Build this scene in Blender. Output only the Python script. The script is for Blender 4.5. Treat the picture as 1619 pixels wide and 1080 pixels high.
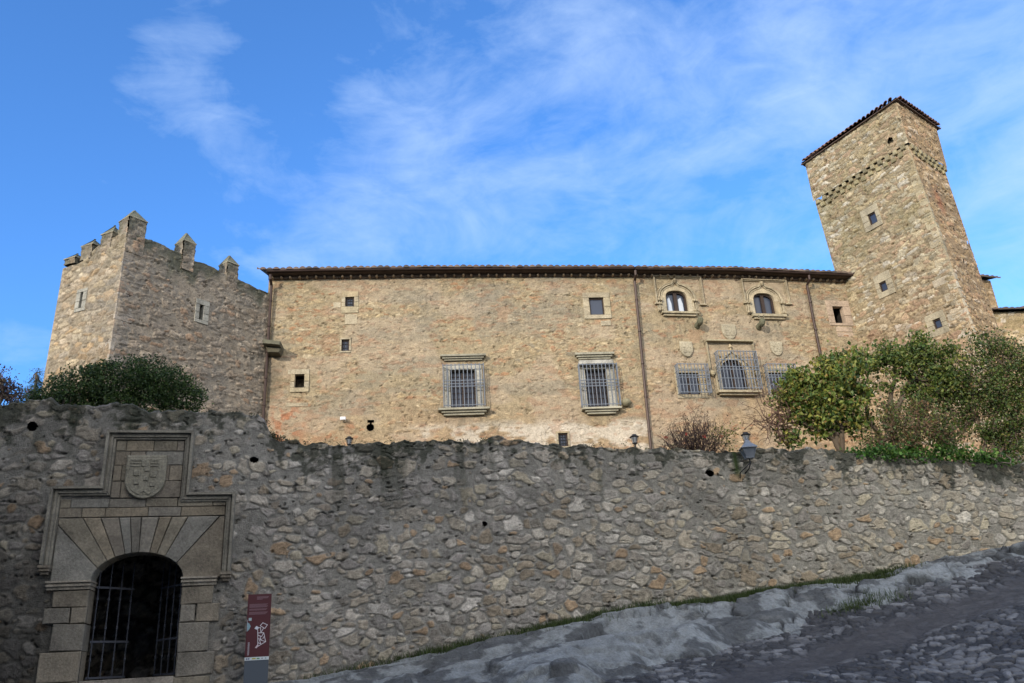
import bpy, math, random
import numpy as np
from mathutils import Vector, Matrix
for o in list(bpy.data.objects): bpy.data.objects.remove(o, do_unlink=True)
SC = bpy.context.scene
COL = SC.collection
rad = math.radians
# ------------------------------------------------------------------ camera, sky, sun, exposure
W_, H_, F_ = 1619., 1080., 1307.
PITCH, ROLL = rad(21.5), rad(3.5)
FWD = np.array([0, math.cos(PITCH), math.sin(PITCH)])
UP0 = np.array([0, -math.sin(PITCH), math.cos(PITCH)])
RT0 = np.array([1., 0, 0])
RT = RT0*math.cos(ROLL)-UP0*math.sin(ROLL)
UP = UP0*math.cos(ROLL)+RT0*math.sin(ROLL)
cd = bpy.data.cameras.new('camera'); cam = bpy.data.objects.new('camera', cd); COL.objects.link(cam)
cd.sensor_width = 36; cd.lens = F_/W_*36; cd.clip_start = .1; cd.clip_end = 6000
M = Matrix.Identity(4)
for i in range(3):
    M[i][0] = RT[i]; M[i][1] = UP[i]; M[i][2] = -FWD[i]
cam.matrix_world = M
SC.camera = cam
SUN_AZ, SUN_EL = rad(-150), rad(17)
world = bpy.data.worlds.new('World'); SC.world = world; world.use_nodes = True
nt = world.node_tree; nt.nodes.clear()
def N(t, typ, **kw):
    n = t.nodes.new(typ)
    for k, v in kw.items():
        if k in n.inputs.keys(): n.inputs[k].default_value = v
        else: setattr(n, k, v)
    return n
def L(t, a, b): t.links.new(a, b)
out = N(nt, 'ShaderNodeOutputWorld'); bg = N(nt, 'ShaderNodeBackground'); bg.inputs[1].default_value = .15
sky = N(nt, 'ShaderNodeTexSky', sky_type='NISHITA', sun_disc=False, sun_elevation=SUN_EL, sun_rotation=SUN_AZ, altitude=500, air_density=1.0, dust_density=.6, ozone_density=3.0)
tc = N(nt, 'ShaderNodeTexCoord')
sep = N(nt, 'ShaderNodeSeparateXYZ'); L(nt, tc.outputs['Generated'], sep.inputs[0])
def mth(t, op, a, b=None, c=None, clamp=False):
    n = t.nodes.new('ShaderNodeMath'); n.operation = op; n.use_clamp = clamp
    for i, v in enumerate((a, b, c)):
        if v is None: continue
        if isinstance(v, (int, float)): n.inputs[i].default_value = v
        else: L(t, v, n.inputs[i])
    return n.outputs[0]
zz = mth(nt, 'ADD', mth(nt, 'MAXIMUM', sep.outputs[2], 0.0), .18)
cx = mth(nt, 'DIVIDE', sep.outputs[0], zz); cy = mth(nt, 'DIVIDE', sep.outputs[1], zz)
cmb = N(nt, 'ShaderNodeCombineXYZ'); L(nt, cx, cmb.inputs[0]); L(nt, cy, cmb.inputs[1])
mp = N(nt, 'ShaderNodeMapping'); L(nt, cmb.outputs[0], mp.inputs[0])
mp.inputs['Rotation'].default_value = (0, 0, rad(-40)); mp.inputs['Scale'].default_value = (1.0, .55, 1); mp.inputs['Location'].default_value = (3.1, 1.7, 0)
md = N(nt, 'ShaderNodeMapping'); L(nt, tc.outputs['Generated'], md.inputs[0]); md.inputs['Rotation'].default_value = (rad(10), rad(28), rad(12)); md.inputs['Scale'].default_value = (1.0, 1.0, 1.9)
n1 = N(nt, 'ShaderNodeTexNoise', Scale=4.2, Detail=11.0, Roughness=.60, Distortion=.55); L(nt, md.outputs[0], n1.inputs[0])
n2 = N(nt, 'ShaderNodeTexNoise', Scale=.7, Detail=3.0, Roughness=.5); L(nt, mp.outputs[0], n2.inputs[0])
# veil thickens towards the right-hand half of the sky
veil = mth(nt, 'MULTIPLY_ADD', sep.outputs[0], .55, .06)
for (px_, py_, sg, am) in ((265, 105, .075, .62), (320, 180, .08, .30), (380, 275, .05, .25), (430, 60, .05, -.15), (480, 385, .09, .30), (560, 400, .14, .06), (720, 300, .11, .22), (590, 195, .10, .2), (500, 290, .07, -.15), (420, 330, .05, -.12), (850, 60, .22, .16), (950, 260, .2, .2), (1540, 60, .30, .38), (70, 345, .09, .40), (20, 560, .09, .4), (20, 60, .2, -.12), (950, 350, .10, -.1), (40, 230, .12, -.05), (820, 180, .07, -.12)):
    d_ = FWD+RT*(px_-W_/2)/F_-UP*(py_-H_/2)/F_; d_ = d_/np.linalg.norm(d_)
    dp = N(nt, 'ShaderNodeVectorMath', operation='DOT_PRODUCT'); L(nt, tc.outputs['Generated'], dp.inputs[0]); dp.inputs[1].default_value = tuple(d_)
    g_ = mth(nt, 'EXPONENT', mth(nt, 'MULTIPLY', mth(nt, 'SUBTRACT', dp.outputs['Value'], 1.0), 2/sg**2))
    veil = mth(nt, 'ADD', veil, mth(nt, 'MULTIPLY', g_, am))
n3 = N(nt, 'ShaderNodeTexNoise', Scale=13.0, Detail=8.0, Roughness=.62, Distortion=.7); L(nt, md.outputs[0], n3.inputs[0])
cl = mth(nt, 'ADD', mth(nt, 'MULTIPLY', n1.outputs[0], 2.3), mth(nt, 'MULTIPLY', n2.outputs[0], .4))
cl = mth(nt, 'ADD', cl, mth(nt, 'MULTIPLY', n3.outputs[0], .95))
cl = mth(nt, 'ADD', cl, veil)
cl = mth(nt, 'MULTIPLY', mth(nt, 'SUBTRACT', cl, 1.96), .66, clamp=True)
cl = mth(nt, 'MULTIPLY', mth(nt, 'SMOOTH_MIN', cl, .9, .3), .95, clamp=True)
tint = N(nt, 'ShaderNodeMix', data_type='RGBA', blend_type='MULTIPLY'); tint.inputs[0].default_value = 1
L(nt, sky.outputs[0], tint.inputs[6]); tint.inputs[7].default_value = (.53, .88, 1.25, 1)
mx = N(nt, 'ShaderNodeMix', data_type='RGBA'); L(nt, cl, mx.inputs[0]); L(nt, tint.outputs[2], mx.inputs[6]); mx.inputs[7].default_value = (2.35, 3.1, 4.3, 1)
# bright cloud added in the unseen sky behind the viewer to fill the shade
bk = mth(nt, 'MULTIPLY', mth(nt, 'SUBTRACT', mth(nt, 'MULTIPLY', sep.outputs[1], -1.0), .0), 2.2, clamp=True)
bn_ = N(nt, 'ShaderNodeTexNoise', Scale=2.2, Detail=6.0, Roughness=.55); L(nt, tc.outputs['Generated'], bn_.inputs[0])
bk = mth(nt, 'MULTIPLY', bk, mth(nt, 'MULTIPLY', mth(nt, 'SUBTRACT', bn_.outputs[0], .25), 3., clamp=True))
mx2 = N(nt, 'ShaderNodeMix', data_type='RGBA'); L(nt, bk, mx2.inputs[0]); L(nt, mx.outputs[2], mx2.inputs[6]); mx2.inputs[7].default_value = (9.0, 8.8, 8.6, 1)
L(nt, mx2.outputs[2], bg.inputs[0]); L(nt, bg.outputs[0], out.inputs[0])
sl = bpy.data.lights.new('sun', 'SUN'); sun = bpy.data.objects.new('sun', sl); COL.objects.link(sun)
sl.energy = 2.0; sl.angle = rad(1.6); sl.color = (1, .88, .72)
sd = Vector((math.sin(SUN_AZ)*math.cos(SUN_EL), math.cos(SUN_AZ)*math.cos(SUN_EL), math.sin(SUN_EL)))
sun.rotation_euler = sd.to_track_quat('Z', 'Y').to_euler()
SC.view_settings.view_transform = 'Standard'; SC.view_settings.look = 'None'
SC.view_settings.exposure = 0.95; SC.view_settings.gamma = 1
# ------------------------------------------------------------------ numpy noise
def hsh(ix, iy, seed):
    h = (ix.astype(np.int64)*374761393+iy.astype(np.int64)*668265263+seed*974711+12345) & 0xFFFFFFFF
    h = ((h ^ (h >> 13))*1274126177) & 0xFFFFFFFF
    h = ((h ^ (h >> 16))*2246822519) & 0xFFFFFFFF
    h = h ^ (h >> 15)
    return (h & 0xFFFFFF)/float(0xFFFFFF)
def vn(x, y, seed=0):
    x = np.asarray(x, float); y = np.asarray(y, float)
    ix = np.floor(x); iy = np.floor(y); fx = x-ix; fy = y-iy
    fx = fx*fx*(3-2*fx); fy = fy*fy*(3-2*fy)
    a = hsh(ix, iy, seed); b = hsh(ix+1, iy, seed); c = hsh(ix, iy+1, seed); d = hsh(ix+1, iy+1, seed)
    return (a*(1-fx)+b*fx)*(1-fy)+(c*(1-fx)+d*fx)*fy
def fbm(x, y, seed=0, oct=4, g=.5):
    s = 0; a = 1; t = 0
    for o in range(oct):
        s = s+a*vn(x*2**o+o*17.3, y*2**o+o*9.1, seed+o); t += a; a *= g
    return s/t
def sst(a, b, x):
    t = np.clip((x-a)/(b-a), 0, 1); return t*t*(3-2*t)
def cells(x, y, cw, ch, seed, jit=.85, p=2.6, smin=.6, smax=1.35, rot=.5):
    gx = np.floor(x/cw); gy = np.floor(y/ch)
    F1 = np.full(x.shape, 9.); F2 = np.full(x.shape, 9.); R = np.zeros(x.shape); R2 = np.zeros(x.shape); S = np.ones(x.shape)
    for dj in (-2, -1, 0, 1, 2):
        for di in (-2, -1, 0, 1, 2):
            ix = gx+di; iy = gy+dj
            r1 = hsh(ix, iy, seed); r2 = hsh(ix, iy, seed+1); r3 = hsh(ix, iy, seed+2); r4 = hsh(ix, iy, seed+3)
            sx = (ix+.5+jit*(r1-.5)+.5*(np.mod(iy, 2)-.5))*cw; sy = (iy+.5+jit*.75*(r2-.5))*ch
            s = smin+(smax-smin)*r3*r3; asp = .78+.5*r4; an = (r1*7.13 % 1-.5)*rot
            dx = x-sx; dy = y-sy; c = np.cos(an); q = np.sin(an)
            ex = np.abs(dx*c+dy*q)/(cw*s*asp); ey = np.abs(dy*c-dx*q)/(ch*s/asp)
            d = (ex**p+ey**p)**(1/p)
            m = d < F1
            F2 = np.where(m, F1, np.minimum(F2, d)); F1 = np.where(m, d, F1)
            R = np.where(m, r4*.37+r1*.63, R); R2 = np.where(m, (r2*5.7+r3) % 1, R2); S = np.where(m, s, S)
    return F1, F2, R, R2, S
# ------------------------------------------------------------------ object helpers
def prop(o, label=None, cat=None, group=None, kind=None):
    if label: o['label'] = label
    if cat: o['category'] = cat
    if group: o['group'] = group
    if kind: o['kind'] = kind
    return o
def thing(name, label, cat, loc, group=None):
    o = bpy.data.objects.new(name, None); o.empty_display_size = .3; COL.objects.link(o); o.location = Vector([float(v) for v in loc])
    return prop(o, label, cat, group)
def org(o):
    v = Vector((0, 0, 0))
    while o is not None: v += o.location; o = o.parent
    return np.array(v)
class MB:
    def __init__(s): s.v = []; s.f = []; s.c = []; s.n = 0; s.arr = []
    def add(s, vs, fs, col=(.5, .5, .5)):
        k = s.n
        for v in vs: s.v.append(tuple(float(q) for q in v)); s.c.append(tuple(col)[:3])
        for f in fs: s.f.append([k+i for i in f])
        s.n += len(vs); return s
    def grid(s, V, F, C):   # numpy blocks appended at the end
        s.arr.append((V, F, C)); return s
    def prism(s, front, back, col=(.5, .5, .5), bev=0.0):
        front = [np.array(p, float) for p in front]; back = [np.array(p, float) for p in back]; n = len(front)
        ctr = sum(front)/n; per = sum(np.linalg.norm(p-ctr) for p in front)/n
        if bev > 0:
            ax = np.array([f-b for f, b in zip(front, back)]).mean(0); ln = np.linalg.norm(ax); ax = ax/ln
            ring = [p-ax*min(bev, ln*.6) for p in front]
            ins = [ctr+(p-ctr)*(1-min(.4, bev/per*1.2)) for p in front]
            vs = ins+ring+back
            fs = [list(range(n))]+[[i, n+i, n+(i+1) % n, (i+1) % n] for i in range(n)]+[[n+i, 2*n+i, 2*n+(i+1) % n, n+(i+1) % n] for i in range(n)]+[[3*n-1-i for i in range(n)]]
        else:
            vs = front+back
            fs = [list(range(n))]+[[i, n+i, n+(i+1) % n, (i+1) % n] for i in range(n)]+[[2*n-1-i for i in range(n)]]
        return s.add(vs, fs, col)
    def tube(s, pts, rr, col=(.5, .5, .5), k=6, cap=True):
        pts = [np.array(p, float) for p in pts]; m = len(pts)
        if not hasattr(rr, '__len__'): rr = [rr]*m
        vs = []; prev = None
        for i, p in enumerate(pts):
            t = pts[min(i+1, m-1)]-pts[max(i-1, 0)]; t = t/(np.linalg.norm(t)+1e-9)
            a = prev if prev is not None else (np.array([0, 0, 1.]) if abs(t[2]) < .9 else np.array([1., 0, 0]))
            a = a-t*(a@t); a /= np.linalg.norm(a)+1e-9; prev = a; b = np.cross(t, a)
            for j in range(k):
                th = 2*math.pi*j/k; vs.append(p+rr[i]*(a*math.cos(th)+b*math.sin(th)))
        fs = []
        for i in range(m-1):
            for j in range(k): fs.append([i*k+j, i*k+(j+1) % k, (i+1)*k+(j+1) % k, (i+1)*k+j])
        if cap: fs.append([k-1-j for j in range(k)]); fs.append([(m-1)*k+j for j in range(k)])
        return s.add(vs, fs, col)
    def lathe(s, c, prof, col=(.5, .5, .5), k=12, ax=None):
        c = np.array(c, float); vs = []
        for r, h in prof:
            for j in range(k):
                th = 2*math.pi*j/k; vs.append(c+np.array([r*math.cos(th), r*math.sin(th), h]))
        m = len(prof); fs = []
        for i in range(m-1):
            for j in range(k): fs.append([i*k+j, i*k+(j+1) % k, (i+1)*k+(j+1) % k, (i+1)*k+j])
        fs.append([k-1-j for j in range(k)]); fs.append([(m-1)*k+j for j in range(k)])
        return s.add(vs, fs, col)
    def build(s, name, mat, parent=None, smooth=False, label=None, kind=None):
        o0 = org(parent)
        V = [np.array(s.v, float).reshape(-1, 3)]; C = [np.array(s.c, float).reshape(-1, 3)]
        fl = [len(f) for f in s.f]; fv = [i for f in s.f for i in f]
        base = s.n; LT = [np.array(fl, int)]; LV = [np.array(fv, int)]
        for (a, f, c) in s.arr:
            V.append(a); C.append(c); LT.append(np.full(len(f), f.shape[1])); LV.append((f+base).ravel()); base += len(a)
        V = np.concatenate(V)-o0; C = np.concatenate(C); LT = np.concatenate(LT); LV = np.concatenate(LV)
        me = bpy.data.meshes.new(name); me.vertices.add(len(V)); me.vertices.foreach_set('co', V.astype(np.float32).ravel())
        me.loops.add(len(LV)); me.loops.foreach_set('vertex_index', LV.astype(np.int32))
        me.polygons.add(len(LT)); st = np.concatenate([[0], np.cumsum(LT)[:-1]]); me.polygons.foreach_set('loop_start', st.astype(np.int32)); me.polygons.foreach_set('loop_total', LT.astype(np.int32))
        me.polygons.foreach_set('use_smooth', np.full(len(LT), bool(smooth)))
        me.update(calc_edges=True)
        at = me.attributes.new('col', 'FLOAT_COLOR', 'POINT'); at.data.foreach_set('color', np.concatenate([C, np.ones((len(C), 1))], 1).astype(np.float32).ravel())
        me.validate()
        o = bpy.data.objects.new(name, me); COL.objects.link(o); o.parent = parent
        me.materials.append(mat)
        if label: o['label'] = label
        if kind: o['kind'] = kind
        return o
def material(name, col=None, rough=.9, var=.25, s1=6., s2=45., bump=.3, bscale=60., metal=0., spec=.3, dist=.01):
    m = bpy.data.materials.new(name); m.use_nodes = True; t = m.node_tree; b = t.nodes['Principled BSDF']
    b.inputs['Roughness'].default_value = rough; b.inputs['Metallic'].default_value = metal; b.inputs['Specular IOR Level'].default_value = spec
    tc = N(t, 'ShaderNodeTexCoord')
    a = N(t, 'ShaderNodeTexNoise', Scale=s1, Detail=5., Roughness=.6); c = N(t, 'ShaderNodeTexNoise', Scale=s2, Detail=5., Roughness=.65)
    L(t, tc.outputs['Object'], a.inputs[0]); L(t, tc.outputs['Object'], c.inputs[0])
    f = mth(t, 'ADD', mth(t, 'MULTIPLY', a.outputs[0], .5), mth(t, 'MULTIPLY', c.outputs[0], .5))
    f = mth(t, 'MULTIPLY_ADD', f, var*5, 1-var*2.5)
    if col is None:
        at = N(t, 'ShaderNodeAttribute', attribute_name='col'); src = at.outputs['Color']
    else:
        r = N(t, 'ShaderNodeRGB'); r.outputs[0].default_value = (*col, 1); src = r.outputs[0]
    g = N(t, 'ShaderNodeVectorMath', operation='SCALE'); L(t, src, g.inputs[0]); L(t, f, g.inputs['Scale'])
    L(t, g.outputs[0], b.inputs['Base Color'])
    if bump > 0:
        bn = N(t, 'ShaderNodeTexNoise', Scale=bscale, Detail=6., Roughness=.65); L(t, tc.outputs['Object'], bn.inputs[0])
        bp = N(t, 'ShaderNodeBump', Strength=bump, Distance=dist); L(t, bn.outputs[0], bp.inputs['Height']); L(t, bp.outputs[0], b.inputs['Normal'])
    return m
MAT = dict(
    rubble=material('rubble_stone', None, .95, .42, 9, 34, .9, 38, dist=.035),
    facade=material('facade_stone', None, .95, .38, 5, 20, .9, 24, dist=.04),
    ashlar=material('dressed_stone', None, .9, .6, 2.3, 20, .9, 24, dist=.025),
    iron=material('wrought_iron', (.012, .014, .018), .5, .2, 10, 60, .1, 80),
    greyiron=material('painted_iron_bars', (.14, .16, .19), .5, .15, 10, 60, .1, 80),
    gateiron=material('gate_iron', (.05, .055, .07), .5, .15, 10, 60, .1, 80),
    wood=material('dark_wood', (.035, .022, .016), .6, .25, 6, 60, .3, 60),
    copper=material('brown_metal', (.05, .032, .027), .5, .25, 3, 30, .1, 50, metal=.2),
    tile=material('roof_tile', None, .85, .3, 5, 25, .5, 40),
    rock=material('granite_bedrock', None, .8, .5, 4, 26, 1., 16, dist=.07, spec=.35),
    cobble=material('cobble_stone', None, .55, .4, 6, 30, .8, 30, dist=.03, spec=.5),
    leaf=material('leaf', None, .5, .12, 10, 40, 0, spec=.4),
    bark=material('bark', None, .9, .3, 10, 60, .6, 60),
    dark=material('dark_interior', (.02, .018, .016), .95, .3, 4, 20, .3, 30),
    sign=material('sign_print', None, .45, .02, 4, 40, 0, spec=.5),
    lamp=material('lantern_metal', (.20, .22, .25), .45, .2, 10, 50, .2, 60, metal=.3),
    plaster=material('house_plaster', (.50, .45, .38), .9, .15, 2, 20, .2, 30),
    earth=material('earth', (.07, .06, .045), .95, .3, 1.5, 12, .5, 20),
)
m = bpy.data.materials.new('window_glass'); m.use_nodes = True; b = m.node_tree.nodes['Principled BSDF']
b.inputs['Base Color'].default_value = (.03, .04, .065, 1); b.inputs['Roughness'].default_value = .3; b.inputs['Specular IOR Level'].default_value = .45
MAT['glass'] = m
m = bpy.data.materials.new('lantern_glass'); m.use_nodes = True; b = m.node_tree.nodes['Principled BSDF']
b.inputs['Base Color'].default_value = (.25, .28, .32, 1); b.inputs['Roughness'].default_value = .35; b.inputs['Transmission Weight'].default_value = .5
MAT['lglass'] = m
for k in ('leaf',):   # thin leaves let some light through
    t = MAT[k].node_tree; b = t.nodes['Principled BSDF']; o_ = t.nodes['Material Output']
    tr = t.nodes.new('ShaderNodeBsdfTranslucent'); ms = t.nodes.new('ShaderNodeMixShader'); ms.inputs[0].default_value = .3
    L(t, b.inputs['Base Color'].links[0].from_socket, tr.inputs[0]); L(t, b.outputs[0], ms.inputs[1]); L(t, tr.outputs[0], ms.inputs[2]); L(t, ms.outputs[0], o_.inputs[0])
# ------------------------------------------------------------------ surveyed faces
def ray(x, y): return FWD+RT*(x-W_/2)/F_-UP*(y-H_/2)/F_
class Face:
    """a vertical (or slightly leaning) wall face; u runs along it in metres, z is height, d stands out of it"""
    def __init__(s, B0, B1, T0=None, T1=None):
        s.B0, s.B1 = np.array(B0, float), np.array(B1, float)
        s.T0 = np.array(T0, float) if T0 is not None else s.B0+[0, 0, 10]; s.T1 = np.array(T1, float) if T1 is not None else s.B1+[0, 0, 10]
        s.w = np.linalg.norm((s.B1-s.B0)[:2]); n = np.cross(s.B1-s.B0, (s.T0+s.T1-s.B0-s.B1)/2); s.n = n/np.linalg.norm(n)
        s.u = (s.B1-s.B0)/s.w
    def pt(s, u, z, d=0):
        u = np.asarray(u, float); z = np.asarray(z, float); d = np.asarray(d, float)
        a = (u/s.w)[..., None]; t0 = ((z-s.B0[2])/(s.T0[2]-s.B0[2]))[..., None]; t1 = ((z-s.B1[2])/(s.T1[2]-s.B1[2]))[..., None]
        l = s.B0+(s.T0-s.B0)*t0; r = s.B1+(s.T1-s.B1)*t1
        return l+(r-l)*a+s.n*d[..., None]
    def px(s, x, y):
        d = ray(x, y); P = d*((s.B0@s.n)/(d@s.n)); z = P[2]
        l = s.B0+(s.T0-s.B0)*((z-s.B0[2])/(s.T0[2]-s.B0[2])); r = s.B1+(s.T1-s.B1)*((z-s.B1[2])/(s.T1[2]-s.B1[2]))
        return float((P-l)[:2]@(r-l)[:2]/np.linalg.norm((r-l)[:2])**2*s.w), float(z)
    def rect(s, x0, y0, x1, y1):
        xm, ym = (x0+x1)/2, (y0+y1)/2
        return s.px(x0, ym)[0], s.px(x1, ym)[0], s.px(xm, y1)[1], s.px(xm, y0)[1]
def plane_face(P0, ang, u0, u1, zb=0., zt=10.):
    a = rad(ang); u = np.array([math.cos(a), math.sin(a), 0]); P = np.array([P0[0], P0[1], 0.])
    return Face(P+u*u0+[0, 0, zb], P+u*u1+[0, 0, zb], P+u*u0+[0, 0, zt], P+u*u1+[0, 0, zt])
def shade(c, k): return tuple(q*k for q in c)
def masonry(mb, f, u0, u1, zb, zt, du, st, seed=1, holes=(), zones=(), top=0., edge=(1, 1)):
    """displaced rubble grid in real stone sizes; top = depth of the wall top carried backwards"""
    nu = max(2, int((u1-u0)/du)+1); us = np.linspace(u0, u1, nu)
    b = np.array([zb(u) for u in us]) if callable(zb) else np.full(nu, float(zb)); t = np.array([zt(u) for u in us]) if callable(zt) else np.full(nu, float(zt))
    nz = max(2, int((t-b).max()/du)+1); V = np.linspace(0, 1, nz)
    U = np.repeat(us[None, :], nz, 0); Z = b[None]+V[:, None]*(t-b)[None]; D = np.zeros_like(U); ZS = Z.copy()
    if top > 0:
        k = max(3, int(top/du)); dd = np.linspace(0, top, k+1)[1:]
        U = np.vstack([U, np.repeat(us[None], k, 0)]); r = .06
        Z = np.vstack([Z, t[None]-0*dd[:, None]]); D = np.vstack([D, -np.repeat(dd[:, None], nu, 1)]); ZS = np.vstack([ZS, t[None]+dd[:, None]])
    X, Y = U, ZS
    wx = X+(fbm(X*2.2, Y*2.2, seed+50, 3)-.5)*st['warp']; wy = Y+(fbm(X*2.2+31, Y*2.2, seed+60, 3)-.5)*st['warp']
    vf = fbm(X*9, Y*11, seed+55, 4)-.5
    F1, F2, R, R2, S = cells(wx+vf*st['cw']*.25, wy+vf*st['ch']*.3, st['cw'], st['ch'], seed, p=st.get('p', 2.6), smin=st.get('smin', .6), smax=st.get('smax', 1.4), rot=st.get('rot', .5))
    mort = st['mort']; big = fbm(X*.45, Y*.6, seed+70, 3)
    cover = st.get('cover', .15)
    if callable(cover): cover = cover(X, Y)
    rd = st.get('rad', .9)
    if callable(rd): rd = rd(X, Y)
    vis = sst(cover-.12, cover+.12, R2*.75+big*.5-.12)
    if zones:
        for (a0, a1, c0, c1, k) in zones:
            zo = sst(-.1, .1, np.minimum(np.minimum(X-a0, a1-X), np.minimum(Y-c0, c1-Y))+(fbm(X*4, Y*4, 5, 2)-.5)*.25); vis = vis*(1-zo*k)
    fine = fbm(X*11, Y*15, seed+80, 4, .7)-.5; grit = vn(X*43, Y*47, seed+85)-.5
    mask = sst(mort*.6, mort*1.3, F2-F1)*vis*(1-sst(rd-.06, rd+.04, F1+vf*.25+fine*.1))
    dome = np.clip(1-(F1*1.25)**3, 0, 1)
    pit = sst(st.get('pit', .74), st.get('pit', .74)+.06, fbm(X*5.5, Y*9, seed+99, 3, .6))*(1-.6*np.clip(vis, 0, 1)*(F1 < .3))
    disp = mask*st['amp']*(.35+.65*R)*(.72+.28*dome)+fine*st['amp']*.75*(.3+.7*mask)+grit*st['amp']*.12-pit*st['amp']*1.3+(big-.5)*st.get('wave', .06)
    e = np.minimum(sst(0, .12, U-u0+.12*(1-edge[0])), sst(0, .12, u1-U+.12*(1-edge[1])))
    disp = disp*e-.0
    pal = np.array(st['pal']); pi = (R*7.77 % 1*len(pal)).astype(int); pi2 = np.clip(pi, 0, len(pal)-1)
    sc = pal[pi2]*(.72+.5*R2+1.1*fine+.25*grit)[..., None]
    mc = np.array(st['mcol'])*(.82+.36*fbm(X*3, Y*3, seed+90, 4)+.7*fine+.2*grit)[..., None]
    C = mc*(1-mask[..., None])+sc*mask[..., None]
    C = C*(1-.35*pit)[..., None]
    if 'tone' in st: C = st['tone'](C, U, ZS, f)
    P = f.pt(U, Z, disp*(D == 0)+D) if top <= 0 else f.pt(U, Z+np.where(D < 0, disp*1.4-.02*0, 0), np.where(D < 0, D, disp))
    n0, n1 = U.shape; idx = np.arange(n0*n1).reshape(n0, n1)
    Q = np.stack([idx[:-1, :-1], idx[:-1, 1:], idx[1:, 1:], idx[1:, :-1]], -1).reshape(-1, 4)
    cu = ((U[:-1, :-1]+U[1:, 1:])/2).ravel(); cz = ((ZS[:-1, :-1]+ZS[1:, 1:])/2).ravel(); keep = np.ones(len(Q), bool)
    for h in holes:
        if h[0] == 'r': keep &= ~((cu > h[1]) & (cu < h[2]) & (cz > h[3]) & (cz < h[4]))
        elif h[0] == 'e': keep &= ~(((cu-h[1])/h[3])**2+((cz-h[2])/h[4])**2 < 1)
        elif h[0] == 'n':
            ww = (vn(cu*9, cz*9, 3)-.5)*.6; keep &= ~(((cu-h[1])/h[3])**2+((cz-h[2])/h[4])**2 < 1+ww)
    mb.grid(P.reshape(-1, 3), Q[keep], np.clip(C.reshape(-1, 3), .004, .9))
def rblock(mb, f, u0, u1, z0, z1, d0, d1, col, bev=.012, j=.0, rng=random):
    p = [(u0, z0), (u1, z0), (u1, z1), (u0, z1)]
    p = [(a+rng.uniform(-j, j), c+rng.uniform(-j, j)) for a, c in p]
    mb.prism([f.pt(a, c, d1) for a, c in p], [f.pt(a, c, d0) for a, c in p], col, bev)
def pblock(mb, f, pts, d0, d1, col, bev=.012):
    mb.prism([f.pt(a, c, d1) for a, c in pts], [f.pt(a, c, d0) for a, c in pts], col, bev)
def band(mb, f, path, o0, o1, d0, d1, col, bev=.006):
    """moulding strip along a path in the wall face, offset sideways o0..o1, standing d0..d1 proud"""
    p = [np.array(q, float) for q in path]; n = len(p); off = []
    for i in range(n):
        a = p[i]-p[i-1] if i > 0 else p[1]-p[0]; c = p[i+1]-p[i] if i < n-1 else p[-1]-p[-2]
        a = a/np.linalg.norm(a); c = c/np.linalg.norm(c); na = np.array([-a[1], a[0]]); nc = np.array([-c[1], c[0]])
        q = na+nc; q = q/(q@na); off.append(q)
    for i in range(n-1):
        pts = [p[i]+off[i]*o0, p[i+1]+off[i+1]*o0, p[i+1]+off[i+1]*o1, p[i]+off[i]*o1]
        pblock(mb, f, pts, d0, d1, shade(col, random.uniform(.88, 1.1)), bev)
def bx(mb, f, u0, u1, z0, z1, d0, d1, col=(.5, .5, .5)): rblock(mb, f, u0, u1, z0, z1, d0, d1, col, 0)
def recess(mb, f, u0, u1, z0, z1, depth, col, d0=-.02):
    a = [(u0, z0), (u1, z0), (u1, z1), (u0, z1)]
    vs = [f.pt(x, z, d0) for x, z in a]+[f.pt(x, z, -depth) for x, z in a]
    mb.add(vs, [[0, 4, 5, 1], [1, 5, 6, 2], [2, 6, 7, 3], [3, 7, 4, 0], [4, 7, 6, 5]], col)
def interp(tab): 
    xs = [a for a, _ in tab]; ys = [c for _, c in tab]
    return lambda u: float(np.interp(u, xs, ys))
random.seed(4); RNG = np.random.default_rng(7)
# ------------------------------------------------------------------ perimeter wall face
FW = plane_face((-8, 17), 14, -9, 27, -1, 6); OFF = 9.0     # u measured from 9 m left of the gate
def fw(x, y): return FW.px(x, y)
base_tab = [(OFF-9, -1.1), (OFF-2, -.35), (OFF+1, -.2)]+[(OFF+u, z) for u, z in [(2.3, -.12), (3.76, .0), (5.02, .2), (6.34, .38), (7.7, .62), (10.04, .92), (12.2, 1.1), (14.5, 1.29), (16.4, 1.42), (18.3, 1.76), (20.4, 2.12), (21.6, 2.25), (27, 2.9)]]
zbase = interp(base_tab)
top_px = [(0, 640), (60, 636), (100, 640), (150, 643), (200, 647), (300, 650), (380, 655), (408, 658), (420, 668), (430, 688), (445, 697), (470, 702), (560, 702), (640, 700), (700, 698), (768, 697), (772, 691), (792, 692), (800, 698), (900, 704), (1000, 707), (1080, 711), (1150, 714), (1300, 714), (1400, 721), (1500, 730), (1619, 737)]
tt = [fw(*p) for p in top_px]; tt = [(0, tt[0][1]+.25)]+tt+[(36, tt[-1][1]-.3)]
ztop0 = interp(tt)
def ztop(u): return ztop0(u)+float((fbm(np.array([u*2.3]), np.array([.5]), 77, 3)[0]-.5)*.22)+float((vn(np.array([u*5.5]), np.array([3.5]), 78)[0]-.5)*.10)+float((vn(np.array([u*13.]), np.array([7.5]), 79)[0]-.5)*.05)
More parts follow.
